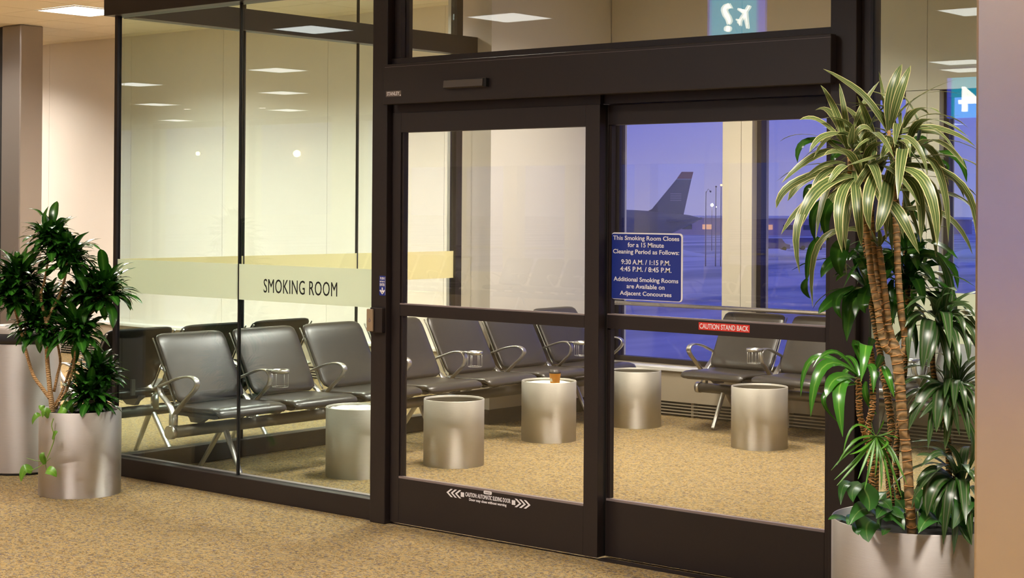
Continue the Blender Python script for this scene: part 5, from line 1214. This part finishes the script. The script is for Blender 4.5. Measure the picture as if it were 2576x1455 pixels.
def lamp_post(label, px, py, dist, mat, r, arm=0.0):
    p = at(px, py, dist)
    t = thing('lamp_post', label, 'lamp post', (p.x, p.y, -5.0), A)
    h = p.z+5.0
    MB().tube([(0, 0, 0), (0, 0, h)], [0.07, 0.04], 8).build('pole', M['pole'], t)
    if arm: MB().tube([(0, 0, h*0.98), (arm*0.5, 0, h+0.3), (arm, 0, h)], 0.03, 6).build('arm', M['pole'], t)
    ball('lamp', mat, r, t, (arm, -0.15, h))
    return t
lamp_post('apron lamp post with bright white lamp right of the tail fin', 1791, 516, 260, M['lamp_white'], 0.24)
lamp_post('apron lamp post with small white lamp just right of the bright one', 1801, 521, 300, M['lamp_white'], 0.12)
lamp_post('apron lamp post with a lamp left of the tail fin', 1568, 517, 240, M['lamp_white'], 0.18)
lamp_post('tall dark apron pole with double arm beside the white column', 1776, 482, 190, M['pole'], 0.12, 0.5)
lamp_post('tall dark apron pole nearest the white column', 1801, 470, 190, M['pole'], 0.12, 0.0)
lamp_post('tall apron pole with red lamp at the edge of the white column', 1814, 466, 190, M['lamp_orange'], 0.12)
lamp_post('orange apron lamp behind the striped leaves', 2200, 368, 120, M['lamp_orange'], 0.22, 0.0)
fb = thing('terminal_building', 'low pinkish terminal building across the apron', 'building', tuple(at(1730, 600, 420)), A)
base_z = -5.0-fb.location.z
box('walls', M['far'], (-14, -6, base_z), (60, 12, base_z+4.2), fb)
box('roof', M['snow'], (-15, -7, base_z+4.2), (61, 13, base_z+4.7), fb)
for k in range(14):
    box('window', M['far_window'] if k % 3 == 0 else M['dark_glass'], (-12+k*5, -6.1, base_z+1.4), (-9.6+k*5, -6.0, base_z+2.6), fb)
fb2 = thing('hangar', 'pale low hangar far off behind the second window', 'building', tuple(at(2010, 600, 460)), A)
bz = -5.0-fb2.location.z
box('walls', M['far'], (-12, -6, bz), (46, 12, bz+4.0), fb2)
box('roof', M['snow'], (-13, -7, bz+4.0), (47, 13, bz+4.6), fb2)
def car(label, px, py, dist, on):
    p = at(px, py, dist)
    t = thing('service_van', label, 'van', (p.x, p.y, -5.0), A, 'vans on the apron')
    mb = MB(); mb.loops([[(-2.2, y, 0.35), (2.2, y, 0.35), (2.2, y, 1.0), (1.5, y, 1.15), (0.9, y, 1.95), (-2.2, y, 1.95)] for y in (-0.9, 0.9)], smooth=False)
    mb.build('body', M['van'], t)
    for x in (-1.4, 1.3):
        w = MB().tube([(x, -0.95, 0.35), (x, 0.95, 0.35)], 0.35, 16); w.build('wheel', M['tyre'], t)
    if on:
        for x in (-0.55, 0.55): ball('headlamp', M['lamp_white'], 0.16, t, (-2.25+0.6*(x+0.55), -1.0, 0.75))
    return t
car('dark van with headlamps lit beyond the second window', 1950, 597, 262, True)
car('dark van without lit lamps to the right in the second window', 2040, 590, 270, False)
bm_ = thing('snow_bank', 'long low snow bank across the apron', 'snow bank', tuple(at(1900, 641, 228)), A)
sb = MB(); rr = random.Random(2); rings = []
z0 = -5.0-bm_.location.z
for k in range(60):
    x = -45+k*1.6; h = 0.8+0.5*math.sin(k*0.7)+rr.uniform(-.15, .15)
    rings.append([(x, -2.4, z0), (x, -1.2, z0+h*0.7), (x, 0, z0+h), (x, 1.4, z0+h*0.6), (x, 2.6, z0)])
sb.loops(rings, cap=True, closed=True); sb.build('snow_heap', M['snow'], bm_)
